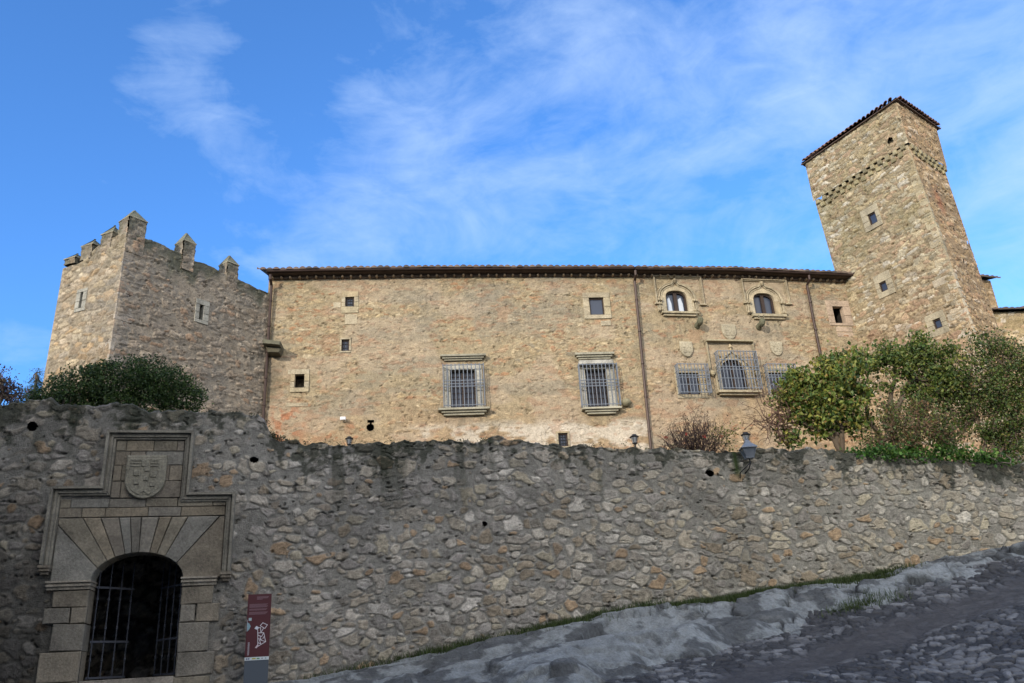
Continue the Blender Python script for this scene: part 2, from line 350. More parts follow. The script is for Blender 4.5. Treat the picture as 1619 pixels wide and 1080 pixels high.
# ------------------------------------------------------------------ terrain
road_tab = [(0, -1.9), (OFF-2, -.75), (OFF+3, -.5), (OFF+7.2, -.24), (OFF+9.8, .0), (OFF+11.7, .2), (OFF+14.5, .61), (OFF+16.5, .92), (OFF+19.4, 1.36), (36, 2.3)]
zroad = interp(road_tab)
def uw(x, y):
    q = np.stack([x-FW.B0[0], y-FW.B0[1]], -1); return q@FW.u[:2], q@FW.n[:2]
def road_z(U, Wd):
    uc = np.clip(U, 0, 36); zr = np.interp(uc, [a for a, _ in road_tab], [c for _, c in road_tab])
    s_ = np.interp(uc, [0, OFF+4, OFF+9, OFF+14, OFF+20], [.06, .07, .14, .29, .32])
    return zr-s_*(np.clip(Wd-2, -1, 5)+.12*np.clip(Wd-7, 0, 20))
def ground_sheet(mb, u0, u1, w0, w1, step, fn, colfn):
    us = np.arange(u0, u1+1e-6, step); ws = np.arange(w0, w1+1e-6, step); U, Wd = np.meshgrid(us, ws)
    Z, C = fn(U, Wd), colfn(U, Wd)
    P = FW.B0[None, None, :2]+FW.u[None, None, :2]*U[..., None]+FW.n[None, None, :2]/np.linalg.norm(FW.n[:2])*Wd[..., None]
    V = np.concatenate([P, Z[..., None]], -1).reshape(-1, 3); idx = np.arange(U.size).reshape(U.shape)
    Q = np.stack([idx[:-1, :-1], idx[1:, :-1], idx[1:, 1:], idx[:-1, 1:]], -1).reshape(-1, 4)
    mb.grid(V, Q, C.reshape(-1, 3))
# coarse ground to the horizon
mb = MB(); xs = np.concatenate([np.linspace(-3000, -60, 12), np.arange(-56, 76, 4), np.linspace(80, 3000, 12)])
X, Y = np.meshgrid(xs, xs); U, Wd = uw(X, Y)
Z = road_z(U, np.clip(Wd, 2, 60))-.45-np.clip(np.hypot(X, Y)-60, 0, 3000)*.02
V = np.stack([X, Y, Z], -1).reshape(-1, 3); idx = np.arange(X.size).reshape(X.shape)
Q = np.stack([idx[:-1, :-1], idx[:-1, 1:], idx[1:, 1:], idx[1:, :-1]], -1).reshape(-1, 4)
mb.grid(V, Q, np.full((X.size, 3), .1)); prop(mb.build('ground', MAT['earth'], smooth=True), kind='structure')
# cobbled road
RK_EDGE = [(OFF-2, .4), (OFF+2, .6), (OFF+3, 2.4), (OFF+4.5, 4.2), (OFF+7, 5.0), (OFF+9.5, 4.3), (OFF+11.5, 3.3), (OFF+14, 2.4), (OFF+17, 2.0), (OFF+19, 1.8), (OFF+22, 1.7), (36, 1.5)]
def rock_w(U): return np.interp(U, [a for a, _ in RK_EDGE], [c for _, c in RK_EDGE])
_cc = {}
def cob(U, Wd):
    k = (U.shape, float(U[0, 0]), float(Wd[0, 0]), float(U[-1, -1]))
    if k in _cc: return _cc[k]
    wx = U+(fbm(U*1.5, Wd*1.5, 5, 3)-.5)*.3; wy = Wd+(fbm(U*1.5+9, Wd*1.5, 6, 3)-.5)*.3
    F1, F2, R, R2, S = cells(wx, wy, .19, .15, 31, p=2.3, smin=.5, smax=1.6, rot=1.6)
    edge = Wd-rock_w(U)
    lane = sst(.1, .4, edge-.35+(fbm(U, Wd, 8, 2)-.5)*.4)*(1-sst(1.1, 1.6, edge-.35+(fbm(U*.8, Wd*.8, 9, 2)-.5)*.7))
    mask = sst(.03, .16, F2-F1)
    _cc[k] = (F1, R, R2, mask, lane); return _cc[k]
def cob_z(U, Wd):
    F1, R, R2, mask, lane = cob(U, Wd)
    return road_z(U, Wd)+(fbm(U*.5, Wd*.5, 11, 3)-.5)*.16+mask*(1-lane*.85)*(.035+.05*R)+(fbm(U*8, Wd*8, 14, 2)-.5)*.015
def cob_c(U, Wd):
    F1, R, R2, mask, lane = cob(U, Wd)
    pale = sst(.56, .66, fbm(U*.6, Wd*.35, 21, 2)*.6+R2*.45)
    s = (np.array([.042, .041, .041])[None, None]*(1-pale[..., None])+np.array([.15, .15, .15])*pale[..., None])*(.5+.9*R+.5*(fbm(U*18, Wd*18, 25, 3)-.5))[..., None]
    mo = np.array([.020, .019, .018])*(.6+.8*fbm(U*5, Wd*5, 23, 3))[..., None]
    c = mo*(1-mask[..., None])+s*mask[..., None]
    ln = np.array([.056, .052, .050])*(.7+.6*fbm(U*4, Wd*9, 24, 3))[..., None]
    return c*(1-lane[..., None]*.85)+ln*lane[..., None]*.85
mb = MB(); ground_sheet(mb, OFF+4, OFF+24, 1.2, 13, .028, cob_z, cob_c)
ground_sheet(mb, OFF-9, OFF+4, 0, 14, .12, cob_z, cob_c); ground_sheet(mb, OFF-9, OFF+26, 14, 24, .2, cob_z, cob_c)
prop(mb.build('cobbled_road', MAT['cobble'], smooth=True), kind='structure')
# bedrock ledge along the foot of the wall
_rc = {}
def rock_parts(U, Wd):
    U = np.asarray(U, float); Wd = np.asarray(Wd, float)
    we = rock_w(U)*(1+(fbm(U*.9, U*0, 45, 3)-.5)*.5); t = Wd/we
    zb = np.interp(U, [a for a, _ in base_tab], [c for _, c in base_tab])+.02
    zr = road_z(U, Wd)-.03
    wx = U+(fbm(U*.8, Wd*1.2, 41, 4)-.5)*1.1-Wd*.5; wy = Wd+(fbm(U*.8+7, Wd*1.2, 42, 4)-.5)*.8+U*.08
    F1, F2, R1, R2, S = cells(wx, wy, 1.9, .62, 47, p=2.2, smin=.6, smax=1.6, rot=.5)
    G1, G2, Q1, Q2, S2 = cells(wx*1.0, wy, .6, .28, 48, p=2.2, smin=.5, smax=1.7, rot=.9)
    sm = fbm(U*.6, Wd*1.1, 43, 3)
    tm = t*we; step = .45*(1-sst(.3+.5*R1, .9+.9*R1, tm))+.55*(1-sst(.55, .98, t+(sm-.5)*.25))
    h = zr+(zb-zr)*step*(.9+.1*R2)
    inn = sst(.02, .2, t)*(1-sst(.92, 1.08, t))
    cr1 = sst(.08, .0, F2-F1)*(.35+.65*sst(OFF+9, OFF+12, U)); cr2 = (.3+.7*sst(OFF+9, OFF+12, U))* sst(.12, .0, G2-G1)*sst(.55, .7, sm+Q1*.3)
    h = h+inn*((R1-.5)*.20+(R2-.5)*(F1-.3)*.22+(sm-.5)*.20+(Q2-.5)*.03)
    crack = np.clip(cr1+cr2*.5, 0, 1)
    h = h-inn*(cr1*.10+cr2*.03)+(fbm(U*4, Wd*5, 44, 5, .6)-.5)*.05+(np.floor(fbm(U*.7, Wd*2.2+U*.3, 46, 3)*9)/9-.5)*.22*inn
    h = np.where(t > 1.0, np.minimum(h, zr+(1.0-np.clip(t, 1, 1.3))*.5), h)
    return h, sm, crack, t
def rock_c(U, Wd):
    h, lump, crack, t = rock_parts(U, Wd)
    a = fbm(U*1.1, Wd*1.6, 51, 5, .65); st = fbm(U*3, Wd*3, 52, 4, .7); d = sst(.50, .57, a+(st-.5)*.35)*.85
    c = np.array([.245, .262, .262])*(1-d)[..., None]+np.array([.07, .073, .075])*d[..., None]
    li = sst(.6, .7, fbm(U*7, Wd*7, 53, 3)); c = c*(1-li*.3)[..., None]+np.array([.22, .22, .2])*(li*.3)[..., None]
    return c*(1-.75*crack)[..., None]*(.75+.5*st)[..., None]
mb = MB(); ground_sheet(mb, OFF+1.5, OFF+25, -.15, 6.6, .036, lambda U, Wd: rock_parts(U, Wd)[0], rock_c)
prop(mb.build('bedrock', MAT['rock'], smooth=True), kind='structure')
# terrace ground behind the wall
mb = MB(); a = FW.pt(0, 4.35, -.55); c = FW.pt(36, 4.0, -.55)
mb.add([a, c, (60, 60, 4.6), (-60, 60, 4.6)], [[0, 1, 2, 3]], (.1, .1, .1)); prop(mb.build('terrace', MAT['earth']), kind='structure')
# ------------------------------------------------------------------ perimeter wall
PAL_W = [(.31, .27, .21), (.26, .235, .195), (.35, .315, .255), (.25, .23, .205), (.38, .345, .29), (.29, .27, .24), (.32, .285, .225), (.42, .39, .34), (.27, .225, .165), (.33, .24, .155), (.31, .28, .235), (.36, .32, .24), (.30, .28, .25)]
def tone_w(C, U, Z, f):
    tz = np.interp(U, [a for a, _ in tt], [c for _, c in tt]); dt = tz-Z
    n = fbm(U*1.6, Z*.35, 91, 4); n2 = fbm(U*4, Z*3, 92, 3)
    m = np.clip(sst(.32, .0, dt-(n-.45)*1.5-(fbm(U*7, Z*7, 94, 4, .65)-.5)*1.6), 0, 1)*.78
    drip = sst(.66, .76, fbm(U*2.6, Z*.25, 93, 3))*sst(2.2, .3, dt)*.6
    m = np.clip(m+drip, 0, .93)[..., None]
    moss = np.array([.030, .034, .022])*(.6+.9*n2)[..., None]
    warm = sst(14, 27, U)[..., None]                     # the uphill stretch turns warmer and paler
    C = C*((1-warm)*np.array([1.06, 1.05, 1.05])+warm*np.array([1.32, 1.27, 1.15]))
    low = sst(OFF+4, OFF-1.5, U)*(.25+.75*sst(4.6, .8, Z)); C = C*(1-.76*low[..., None])   # shade at the gate end, painted into the stone colour
    st = sst(.5, .66, fbm(U*.5, Z*.7, 96, 3))[..., None]; C = C*(1-.22*st)
    gm = np.exp(-((U-fw(1163, 725)[0])/.10)**2)*sst(fw(1163, 765)[1], fw(1163, 740)[1], Z)
    C = C*(1-gm[..., None])+np.array([.05, .075, .02])*gm[..., None]
    return C*(1-m)+moss*m
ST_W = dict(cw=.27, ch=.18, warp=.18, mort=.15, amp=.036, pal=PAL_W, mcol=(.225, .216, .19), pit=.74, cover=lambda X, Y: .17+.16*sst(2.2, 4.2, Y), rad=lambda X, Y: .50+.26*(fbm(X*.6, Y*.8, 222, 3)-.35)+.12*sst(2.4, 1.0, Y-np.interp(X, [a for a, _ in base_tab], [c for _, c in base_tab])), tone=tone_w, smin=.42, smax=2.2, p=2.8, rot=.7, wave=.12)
gate = thing('perimeter_wall', 'long rubble stone perimeter wall with mossy top and arched gateway, climbing beside the road', 'wall', FW.pt(OFF, -.2, 0))
S_ = lambda: shade(random.choice([(.21, .185, .14), (.22, .19, .145), (.20, .182, .15), (.198, .188, .162), (.225, .19, .138), (.195, .17, .135)]), random.uniform(.78, 1.02))
gl, gr_ = fw(143, 960)[0]-.0, fw(287, 960)[0]; spr = fw(215, 917)[1]; crown = fw(215, 874)[1]; thr = fw(200, 1073)[1]
gl, gr_ = (fw(143, 917)[0]+fw(126, 1073)[0])/2, (fw(288, 917)[0]+fw(277, 1073)[0])/2
gc, ga, gb = (gl+gr_)/2, (gr_-gl)/2, crown-spr
hp = lambda x, y, a, c: ('n', fw(x, y)[0], fw(x, y)[1], a, c)
holes_w = [('r', gl, gr_, -2, spr), ('e', gc, spr, ga, gb), hp(50, 674, .1, .1), hp(402, 727, .09, .07), hp(1122, 748, .12, .09), hp(766, 828, .06, .06)]
ax0, ax1 = fw(80, 850)[0], fw(362, 850)[0]; atop = fw(220, 690)[1]; ash = fw(110, 778)[1]; ash2 = fw(335, 787)[1]; tx0, tx1 = fw(173, 735)[0], fw(298, 735)[0]
zones_w = [(ax0+.05, ax1-.05, spr-.1, (ash+ash2)/2, 1), (tx0, tx1, ash-.3, atop, 1), (gl-.75, gl, -1, spr, 1), (gr_, gr_+.75, -1, spr, 1)]
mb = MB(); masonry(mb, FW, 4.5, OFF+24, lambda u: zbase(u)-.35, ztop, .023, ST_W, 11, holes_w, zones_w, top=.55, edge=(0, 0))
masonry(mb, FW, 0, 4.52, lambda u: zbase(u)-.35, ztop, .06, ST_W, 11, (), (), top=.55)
mb.add([FW.pt(0, -1.5, -.55), FW.pt(gl-.9, -1.5, -.55), FW.pt(gl-.9, 5.5, -.55), FW.pt(0, 5.6, -.55)], [[0, 1, 2, 3]], (.1, .1, .1))
mb.add([FW.pt(gr_+.9, -1.5, -.55), FW.pt(33, -1.5, -.55), FW.pt(33, 4.0, -.55), FW.pt(OFF+4, 4.75, -.55), FW.pt(gr_+.9, 4.75, -.55)], [[0, 1, 2, 3, 4]], (.1, .1, .1))
mb.add([FW.pt(gl-.9, 3.3, -.55), FW.pt(gr_+.9, 3.3, -.55), FW.pt(gr_+.9, 5.4, -.55), FW.pt(gl-.9, 5.4, -.55)], [[0, 1, 2, 3]], (.1, .1, .1))
mb.build('wall', MAT['rubble'], gate, True)
mb = MB()
for h in holes_w[2:]: mb = MB(); recess(mb, FW, h[1]-h[3]*1.3, h[1]+h[3]*1.3, h[2]-h[4]*1.3, h[2]+h[4]*1.3, .4, (.05, .045, .04), -.04); mb.build('putlog_hole', MAT['rubble'], gate)
# passage behind the gate
mb = MB(); e = 1.0
Fb = Face(FW.pt(gl-e, -.3, -3.0), FW.pt(gr_+e, -.3, -3.0), FW.pt(gl-e, 3.4, -3.0), FW.pt(gr_+e, 3.4, -3.0))
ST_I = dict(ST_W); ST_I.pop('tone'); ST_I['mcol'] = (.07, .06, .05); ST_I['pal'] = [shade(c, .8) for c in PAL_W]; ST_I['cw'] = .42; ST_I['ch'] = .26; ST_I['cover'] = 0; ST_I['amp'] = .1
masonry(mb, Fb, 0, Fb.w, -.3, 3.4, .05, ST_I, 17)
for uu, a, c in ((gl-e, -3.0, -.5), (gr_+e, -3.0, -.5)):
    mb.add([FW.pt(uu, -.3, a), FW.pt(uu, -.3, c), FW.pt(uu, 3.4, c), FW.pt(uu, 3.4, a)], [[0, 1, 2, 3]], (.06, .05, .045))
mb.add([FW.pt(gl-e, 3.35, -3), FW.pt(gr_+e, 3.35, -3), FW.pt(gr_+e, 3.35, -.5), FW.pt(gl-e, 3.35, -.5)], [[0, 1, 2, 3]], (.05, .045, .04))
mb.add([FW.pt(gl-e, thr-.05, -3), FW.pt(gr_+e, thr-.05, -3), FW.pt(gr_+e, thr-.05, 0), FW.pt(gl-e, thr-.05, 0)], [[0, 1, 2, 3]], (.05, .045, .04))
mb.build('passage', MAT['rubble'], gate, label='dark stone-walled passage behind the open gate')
# dressed portal
mb = MB(); g = .006
for side in (-1, 1):    # jambs
    x0 = gl if side < 0 else gr_
    zs = [thr-.42, thr-.02, thr+.42, thr+.98, thr+1.34, spr-.16] if side > 0 else [thr-.42, thr-.02, thr+.55, thr+1.05, thr+1.36, spr-.16]
    for i in range(len(zs)-1):
        w = [.66, .74, .56, .76, .62][i]+random.uniform(-.04, .04); a, c = (x0-w, x0) if side < 0 else (x0, x0+w)
        if i == 3:
            k = .4 if side > 0 else .62
            m_ = a+(c-a)*k; rblock(mb, FW, a, m_-g, zs[i]+g, zs[i+1]-g, -.42, .05, S_(), .02, .018); rblock(mb, FW, m_+g, c, zs[i]+g, zs[i+1]-g, -.42, .052, S_(), .02, .008)
        else: rblock(mb, FW, a, c, zs[i]+g, zs[i+1]-g, -.42, .055, shade(S_(), .95), .02, .018)
rblock(mb, FW, gl+.01, gr_-.01, thr-.4, thr, -.55, .06, (.26, .23, .19), .02)
# voussoirs
def ell(th, k=1.): return np.array([gc+ga*k*math.cos(th), spr+gb*k*math.sin(th)])
ox0, ox1, oz1 = ax0+.10, ax1-.10, fw(215, 818)[1]
angs = [math.pi, 2.66, 2.34, 2.13, 1.90, 1.75, 1.60, 1.36, 1.19, .98, .60, 0]
def ext(th, i):
    p = ell(th); c0 = np.array([gc, spr-.55]); d = p-c0
    if abs(math.sin(th)) < .02: return np.array([ox0 if math.cos(th) < 0 else ox1, spr])
    ks = [((ox0 if d[0] < 0 else ox1)-c0[0])/d[0] if abs(d[0]) > 1e-6 else 99, (oz1-c0[1])/d[1]]
    return c0+d*min(ks)
for i in range(len(angs)-1):
    a0, a1 = angs[i]-.006, angs[i+1]+.006; e0, e1 = ext(a0, i), ext(a1, i)
    arc = [ell(a0+(a1-a0)*k/4) for k in range(5)]
    poly = arc[::-1]+[e0]
    if abs(e0[0]-ox0) < .01 and abs(e1[1]-oz1) < .01: poly.append(np.array([ox0, oz1]))
    if abs(e1[0]-ox1) < .01 and abs(e0[1]-oz1) < .01: poly.append(np.array([ox1, oz1]))
    poly.append(e1)
    cen = sum(poly)/len(poly); poly = [cen+(q-cen)*(1-random.uniform(.008, .025)) if k > 4 else q for k, q in enumerate(poly)]
    pblock(mb, FW, poly[::-1], -.42, .05+.008*(i % 2), S_(), .012)
def courses(u0, u1, zs, nb):
    for i in range(len(zs)-1):
        cuts = [u0]+sorted(u0+(u1-u0)*(k+random.uniform(.3, .7))/nb for k in range(nb))[:nb-1+(i % 2)]+[u1]
        for a, c in zip(cuts[:-1], cuts[1:]):
            if c-a > .08: rblock(mb, FW, a+.006, c-.006, zs[i]+.006, zs[i+1]-.006, -.1, .045+random.uniform(0, .008), S_(), .01, .004)
courses(ox0, ox1, [oz1+.005, oz1+.20, (ash+ash2)/2-.08], 5)
courses(tx0+.10, tx1-.10, [(ash+ash2)/2-.07, (ash+ash2)/2+.28, (ash+ash2)/2+.62, (ash+ash2)/2+.92, atop-.10], 3)
mb.build('portal', MAT['ashlar'], gate, label='dressed granite door surround with fanned arch stones')
for side in (-1, 1):   # imposts
    mb = MB(); x0, x1 = (gl-.80, gl+.03) if side < 0 else (gr_-.03, gr_+.68)
    for (z0, z1, d) in ((-.15, -.09, .075), (-.088, -.05, .115), (-.048, -.02, .09), (-.018, .018, .135)): rblock(mb, FW, x0+(.135-d)*.4, x1-(.135-d)*.4, spr+z0, spr+z1, -.4, d, (.26, .23, .185), .008)
    mb.build('impost', MAT['ashlar'], gate)
# label moulding: the stepped frame over the arch
mb = MB(); zl = fw(70, 895)[1]; zr_ = fw(362, 905)[1]
path = [(ax0, zl), (ax0, ash), (tx0, ash), (tx0, atop), (tx1, atop), (tx1, ash2), (ax1, ash2), (ax1, zr_)]
for (o0, o1, d) in ((-.09, -.05, .09), (-.048, .0, .13), (.002, .03, .11), (.032, .085, .2)): band(mb, FW, path, o0, o1, -.05, d, (.20, .185, .15), .008)
for (u, z) in ((ax0, zl), (ax1, zr_)):
    for (w, dz, d) in ((.11, 0, .2), (.10, -.06, .17), (.07, -.12, .12)): rblock(mb, FW, u-w, u+w, z+dz-.06, z+dz-.003, -.02, d, (.2, .17, .13), .015)
mb.build('label_moulding', MAT['ashlar'], gate)
def shield_pts(cx, zt, w, h, n=14, pointed=False):
    r = w/2; pts = [(cx-r, zt), (cx-r, zt-h+r*(1.25 if pointed else 1))]
    z0 = pts[-1][1]; hh = z0-(zt-h)
    for k in range(1, n):
        th = math.pi+math.pi*k/n; s = math.sin(th); x = cx+r*math.cos(th)
        pts.append((x, z0+hh*(-(abs(s)**(1.25 if pointed else 1)))))
    pts += [(cx+r, z0), (cx+r, zt)]
    return pts
def shield(f, root, cx, zt, w, h, col, d0, dep, pointed=False, bars=False):
    mb = MB(); P = shield_pts(cx, zt, w, h, pointed=pointed); pblock(mb, f, P, d0-.03, d0+dep, col, .018)
    P2 = [(cx+(a-cx)*.84, zt-h/2+(c-zt+h/2)*.86) for a, c in P]
    pblock(mb, f, P2, d0+dep-.005, d0+dep+.008, shade(col, .97), .008)
    dd = d0+dep+.006
    if bars:
        for k in range(3):
            z = zt-h*.12-k*h*.065
            for (a, c) in ((-.40, -.13), (.10, .30)): rblock(mb, f, cx+w*a, cx+w*c, z-.018, z+.012, dd-.005, dd+.018, shade(col, .95), .006)
        for (a, z, r) in ((-.03, .2, .09), (.03, .33, .07), (-.22, .42, .08), (.2, .45, .09), (-.2, .62, .08), (.02, .55, .06), (.2, .68, .07)):
            pp = [(cx+w*a+r*w*(1+.3*(k % 2))*math.cos(k*math.pi/4), zt-h*z+r*w*(1+.3*(k % 2))*math.sin(k*math.pi/4)) for k in range(8)]
            pblock(mb, f, pp, dd-.01, dd+.022, shade(col, .96), .01)
        for sgn in (-1, 1): pblock(mb, f, [(cx, zt-h*.78), (cx+sgn*w*.17, zt-h*.88), (cx+sgn*w*.13, zt-h*.92), (cx, zt-h*.84)][::sgn], dd-.01, dd+.02, shade(col, .95), .005)
    else:
        for (a, z, r) in ((-.2, .25, .13), (.2, .28, .13), (-.18, .6, .12), (.18, .58, .12), (0, .42, .08)):
            pp = [(cx+w*a+r*w*(1+.45*(k % 2))*math.cos(k*math.pi/4), zt-h*z+1.5*r*w*(1+.3*(k % 2))*math.sin(k*math.pi/4)) for k in range(8)]
            pblock(mb, f, pp, dd-.01, dd+.02, shade(col, .92), .01)
    return mb.build('coat_of_arms', MAT['ashlar'], root)
sx0, sz0 = fw(235, 722); sw = fw(267, 750)[0]-fw(204, 750)[0]; shield(FW, gate, sx0, sz0, sw, sz0-fw(233, 790)[1], (.215, .20, .155), .05, .09, bars=True)
# gate leaves, swung inwards
def gate_leaf(hx, dr, length, deg):
    mb = MB(); a = rad(deg); z0, z1 = thr+.03, spr+gb*.75
    def q(s, z): return FW.pt(hx, z, -.32)+(FW.u*dr*math.cos(a)-FW.n*math.sin(a))*s
    n = 4
    for i in range(n):
        s = .05+(length-.1)*i/(n-1); zt = z1 if i < n-1 else z1+.05
        mb.tube([q(s, z0), q(s, (z0+z1)/2), q(s, zt)], .013, k=6)
        for z in (z0+.35, z0+.95, z0+1.5): mb.lathe(q(s, z), [(.012, -.04), (.024, -.02), (.024, .02), (.012, .04)], k=6)
    for z in (z0+.02, thr+.72, spr-.08): mb.prism([q(0, z-.02), q(length, z-.02), q(length, z+.02), q(0, z+.02)], [p_-FW.n*.02 for p_ in (q(0, z-.02), q(length, z-.02), q(length, z+.02), q(0, z+.02))])
    mb.build('gate_leaf', MAT['gateiron'], gate)
gate_leaf(gl+.04, 1, .86, 46); gate_leaf(gr_-.04, -1, .86, 52)
# ------------------------------------------------------------------ palace
FA = Face(*[np.array(p, float) for p in ((-9.38, 29.09, 4.4), (5.06, 30.607, 4.4), (-9.38, 29.09, 14.4), (5.06, 30.607, 14.4))])
FBe = (15.4, 32.8)
FB = Face((5.06, 30.607, 4.4), (*FBe, 4.4), (5.06, 30.607, 14.4), (*FBe, 14.4))
topA = interp([FA.px(430, 441), FA.px(520, 439), FA.px(700, 437), FA.px(1000, 436)])
topB = interp([FB.px(1005, 437), FB.px(1150, 438), FB.px(1340, 446)])
palace = thing('palace', 'long tan stone palace with carved windows, grilles and tiled eaves behind the perimeter wall', 'palace', (0, 30, 4.4))
PAL_P = [(.50, .38, .24), (.45, .345, .225), (.55, .43, .285), (.40, .31, .21), (.47, .33, .21), (.52, .40, .25), (.36, .30, .22), (.58, .47, .33), (.43, .26, .16), (.48, .36, .23), (.50, .39, .27), (.46, .27, .16)]
def tone_p(C, U, Z, f):
    isA = f is FA
    n = fbm(U*.7, Z*.8, 191, 4); n2 = fbm(U*3.2, Z*3.2, 192, 3); h = fbm(U*1.2, Z*2.2, 193, 4)
    C = C*np.array([.60, .61, .575])
    pink = (sst(10.5, 7.6, Z+(n-.5)*3)*.6)[..., None] if isA else (sst(12, 8.5, Z+(n-.5)*3)*.5+.1)[..., None]
    C = C*(1-pink)+C*np.array([1.08, .93, .90])*pink
    pl = sst(.52, .62, fbm(U*.55, Z*.9, 197, 3))*.55; C = C*(1-pl[..., None])+np.array([.335, .27, .195])*(.85+.3*n2)[..., None]*pl[..., None]   # later plaster patches
    gy = sst(.55, .68, fbm(U*.35+4, Z*1.3, 198, 4))*.45; C = C*(1-gy[..., None])+np.array([.20, .185, .14])*(.8+.4*n2)[..., None]*gy[..., None]
    for (cx_, zt_) in ([(FA.px(733, 658)[0], 9.0), (FA.px(950, 656)[0], 8.75)] if isA else [(FB.px(1073, 500)[0], 12.6), (FB.px(1214, 505)[0], 12.6), (FB.px(1166, 625)[0], 9.3)]):   # run-off stains under the sills
        rs = sst(.45, .7, vn(U*9, Z*.4, 199)*.6+vn(U*3, Z*.3, 200)*.4)*np.exp(-((U-cx_)/.8)**4)*(Z < zt_)*np.exp(-(zt_-Z)/1.1)*.55
        C = C*(1-rs[..., None])+np.array([.13, .115, .085])*rs[..., None]
    if isA:   # old whitewash near the foot, grey weathering high up, red brick patch at the left foot
        w = sst(.50, .60, h+.10*sst(5, 8, U)-.05)*sst(8.75, 8.3, Z)*sst(4.2, 6.5, U); C = C*(1-.75*w[..., None])+np.array([.50, .45, .37])*(.75*w)[..., None]
        g_ = sst(.52, .64, n)*sst(11.5, 12.6, Z)*sst(4, 7, U)*sst(15, 10, U); C = C*(1-.45*g_[..., None])+np.array([.20, .18, .145])*(.45*g_)[..., None]
        r = np.exp(-((U-.9)/.6)**2-((Z-8.6)/1.2)**2)*sst(.48, .6, n2); C = C*(1-r[..., None])+np.array([.32, .13, .065])*r[..., None]
        s = np.exp(-((U-.35)/.35)**2)*sst(11.6, 10.8, Z)*sst(9.3, 10.2, Z)*.7; C = C*(1-s[..., None])+np.array([.12, .10, .07])*s[..., None]
    ct = sst(.62, .70, fbm(U*2.2, Z*5.5, 195, 3))*.4; C = C*(1-ct[..., None])+np.array([.28, .16, .095])*ct[..., None]
    return C
ST_P = dict(cw=.23, ch=.095, warp=.16, mort=.12, amp=.028, pal=PAL_P, mcol=(.47, .375, .25), pit=.71, cover=lambda X, Y: .36+.30*sst(12.2, 9.5, Y+(fbm(X*.5, Y*.5, 333, 3)-.5)*5), rad=lambda X, Y: .62+.2*(fbm(X, Y, 334, 2)-.5), tone=tone_p, smin=.45, smax=1.9, rot=.4, wave=.07)
hA = []; hB = []; zA = []; zB = []; rec = []
SP = lambda k=1.: shade(random.choice([(.33, .28, .185), (.31, .265, .185), (.34, .295, .21), (.32, .26, .165)]), k)
GREY = (.27, .255, .195)
def frame_blocks(mb, f, r, o, d=.03, dep=.3, col=None, rng=.02):
    """r = opening (u0,u1,z0,z1); o = outer"""
    c = col or SP
    cc = lambda: c() if callable(c) else shade(c, random.uniform(.92, 1.08))
    rblock(mb, f, o[0], o[1], r[3]+.004, o[3], -dep, d, cc(), .012, .004)
    rblock(mb, f, o[0], o[1], o[2], r[2]-.004, -dep, d, cc(), .012, .004)
    zm = r[2]+(r[3]-r[2])*.45
    for a, b_ in ((o[0], r[0]), (r[1], o[1])):
        rblock(mb, f, a, b_, r[2], zm-.004, -dep, d, cc(), .012, .004); rblock(mb, f, a, b_, zm+.004, r[3], -dep, d, cc(), .012, .004)
def window(f, root, holes, zones, op, outer=None, glass=True, bars=0, col=None, mull=False, kind='window', dep=.10):
    r = f.rect(*op); o = f.rect(*outer) if outer else (r[0]-.07, r[1]+.07, r[2]-.07, r[3]+.07)
    mh = .03; holes.append(('r', r[0]-mh*.5, r[1]+mh*.5, r[2]-mh*.5, r[3]+mh*.5)); zones.append((o[0]-.03, o[1]+.03, o[2]-.03, o[3]+.03, 1))
    mb = MB(); frame_blocks(mb, f, r, o, .035, dep+.1, col); W = mb.build(kind, MAT['ashlar'], root)
    if glass:
        mb = MB(); bx(mb, f, r[0]-.04, r[1]+.04, r[2]-.04, r[3]+.04, -dep-.03, -dep); mb.build('pane', MAT['glass'], W)
        mb = MB(); t = .05; w, h = r[1]-r[0], r[3]-r[2]
        for q in ((r[0]+.002, r[0]+t, r[2], r[3]), (r[1]-t, r[1]-.002, r[2], r[3]), (r[0]+t, r[1]-t, r[2]+.002, r[2]+t), (r[0]+t, r[1]-t, r[3]-t, r[3]-.002)): bx(mb, f, *q, -dep+.002, -dep+.04)
        if mull: bx(mb, f, (r[0]+r[1])/2-.04, (r[0]+r[1])/2+.04, r[2]+t, r[3]-t, -dep+.002, -dep+.05)
        mb.build('sash', MAT['wood'], W)
    else:
        mb = MB(); recess(mb, f, r[0]-.04, r[1]+.04, r[2]-.04, r[3]+.04, .9, (.02, .017, .015), -dep-.09); mb.build('opening', MAT['rubble'], W)
    if bars:
        mb = MB(); nb, nh = bars
        for i in range(nb): u = r[0]+(r[1]-r[0])*(i+1)/(nb+1); mb.tube([f.pt(u, r[2]-.02, -.08), f.pt(u, r[3]+.02, -.08)], .014)
        for i in range(nh): z = r[2]+(r[3]-r[2])*(i+1)/(nh+1); mb.tube([f.pt(r[0]-.02, z, -.08), f.pt(r[1]+.02, z, -.08)], .014)
        mb.build('bars', MAT['iron'], W)
    return W, r, o
def cage(f, root, px, nb, hz, dep=.28, rad_=.017):
    """projecting iron window grille"""
    r = f.rect(*px); mb = MB(); u0, u1, z0, z1 = r
    for i in range(nb):
        u = u0+(u1-u0)*i/(nb-1); mb.tube([f.pt(u, z0, dep), f.pt(u, z1, dep)], rad_)
    for k in hz:
        z = z0+(z1-z0)*k; mb.tube([f.pt(u0, z, .0), f.pt(u0, z, dep), f.pt(u1, z, dep), f.pt(u1, z, .0)], rad_*1.1)
    for u in (u0, u1):
        for d in (dep*.33, dep*.66): mb.tube([f.pt(u, z0, d), f.pt(u, z1, d)], rad_*.9)
    return mb.build('grille', MAT['greyiron'], root)
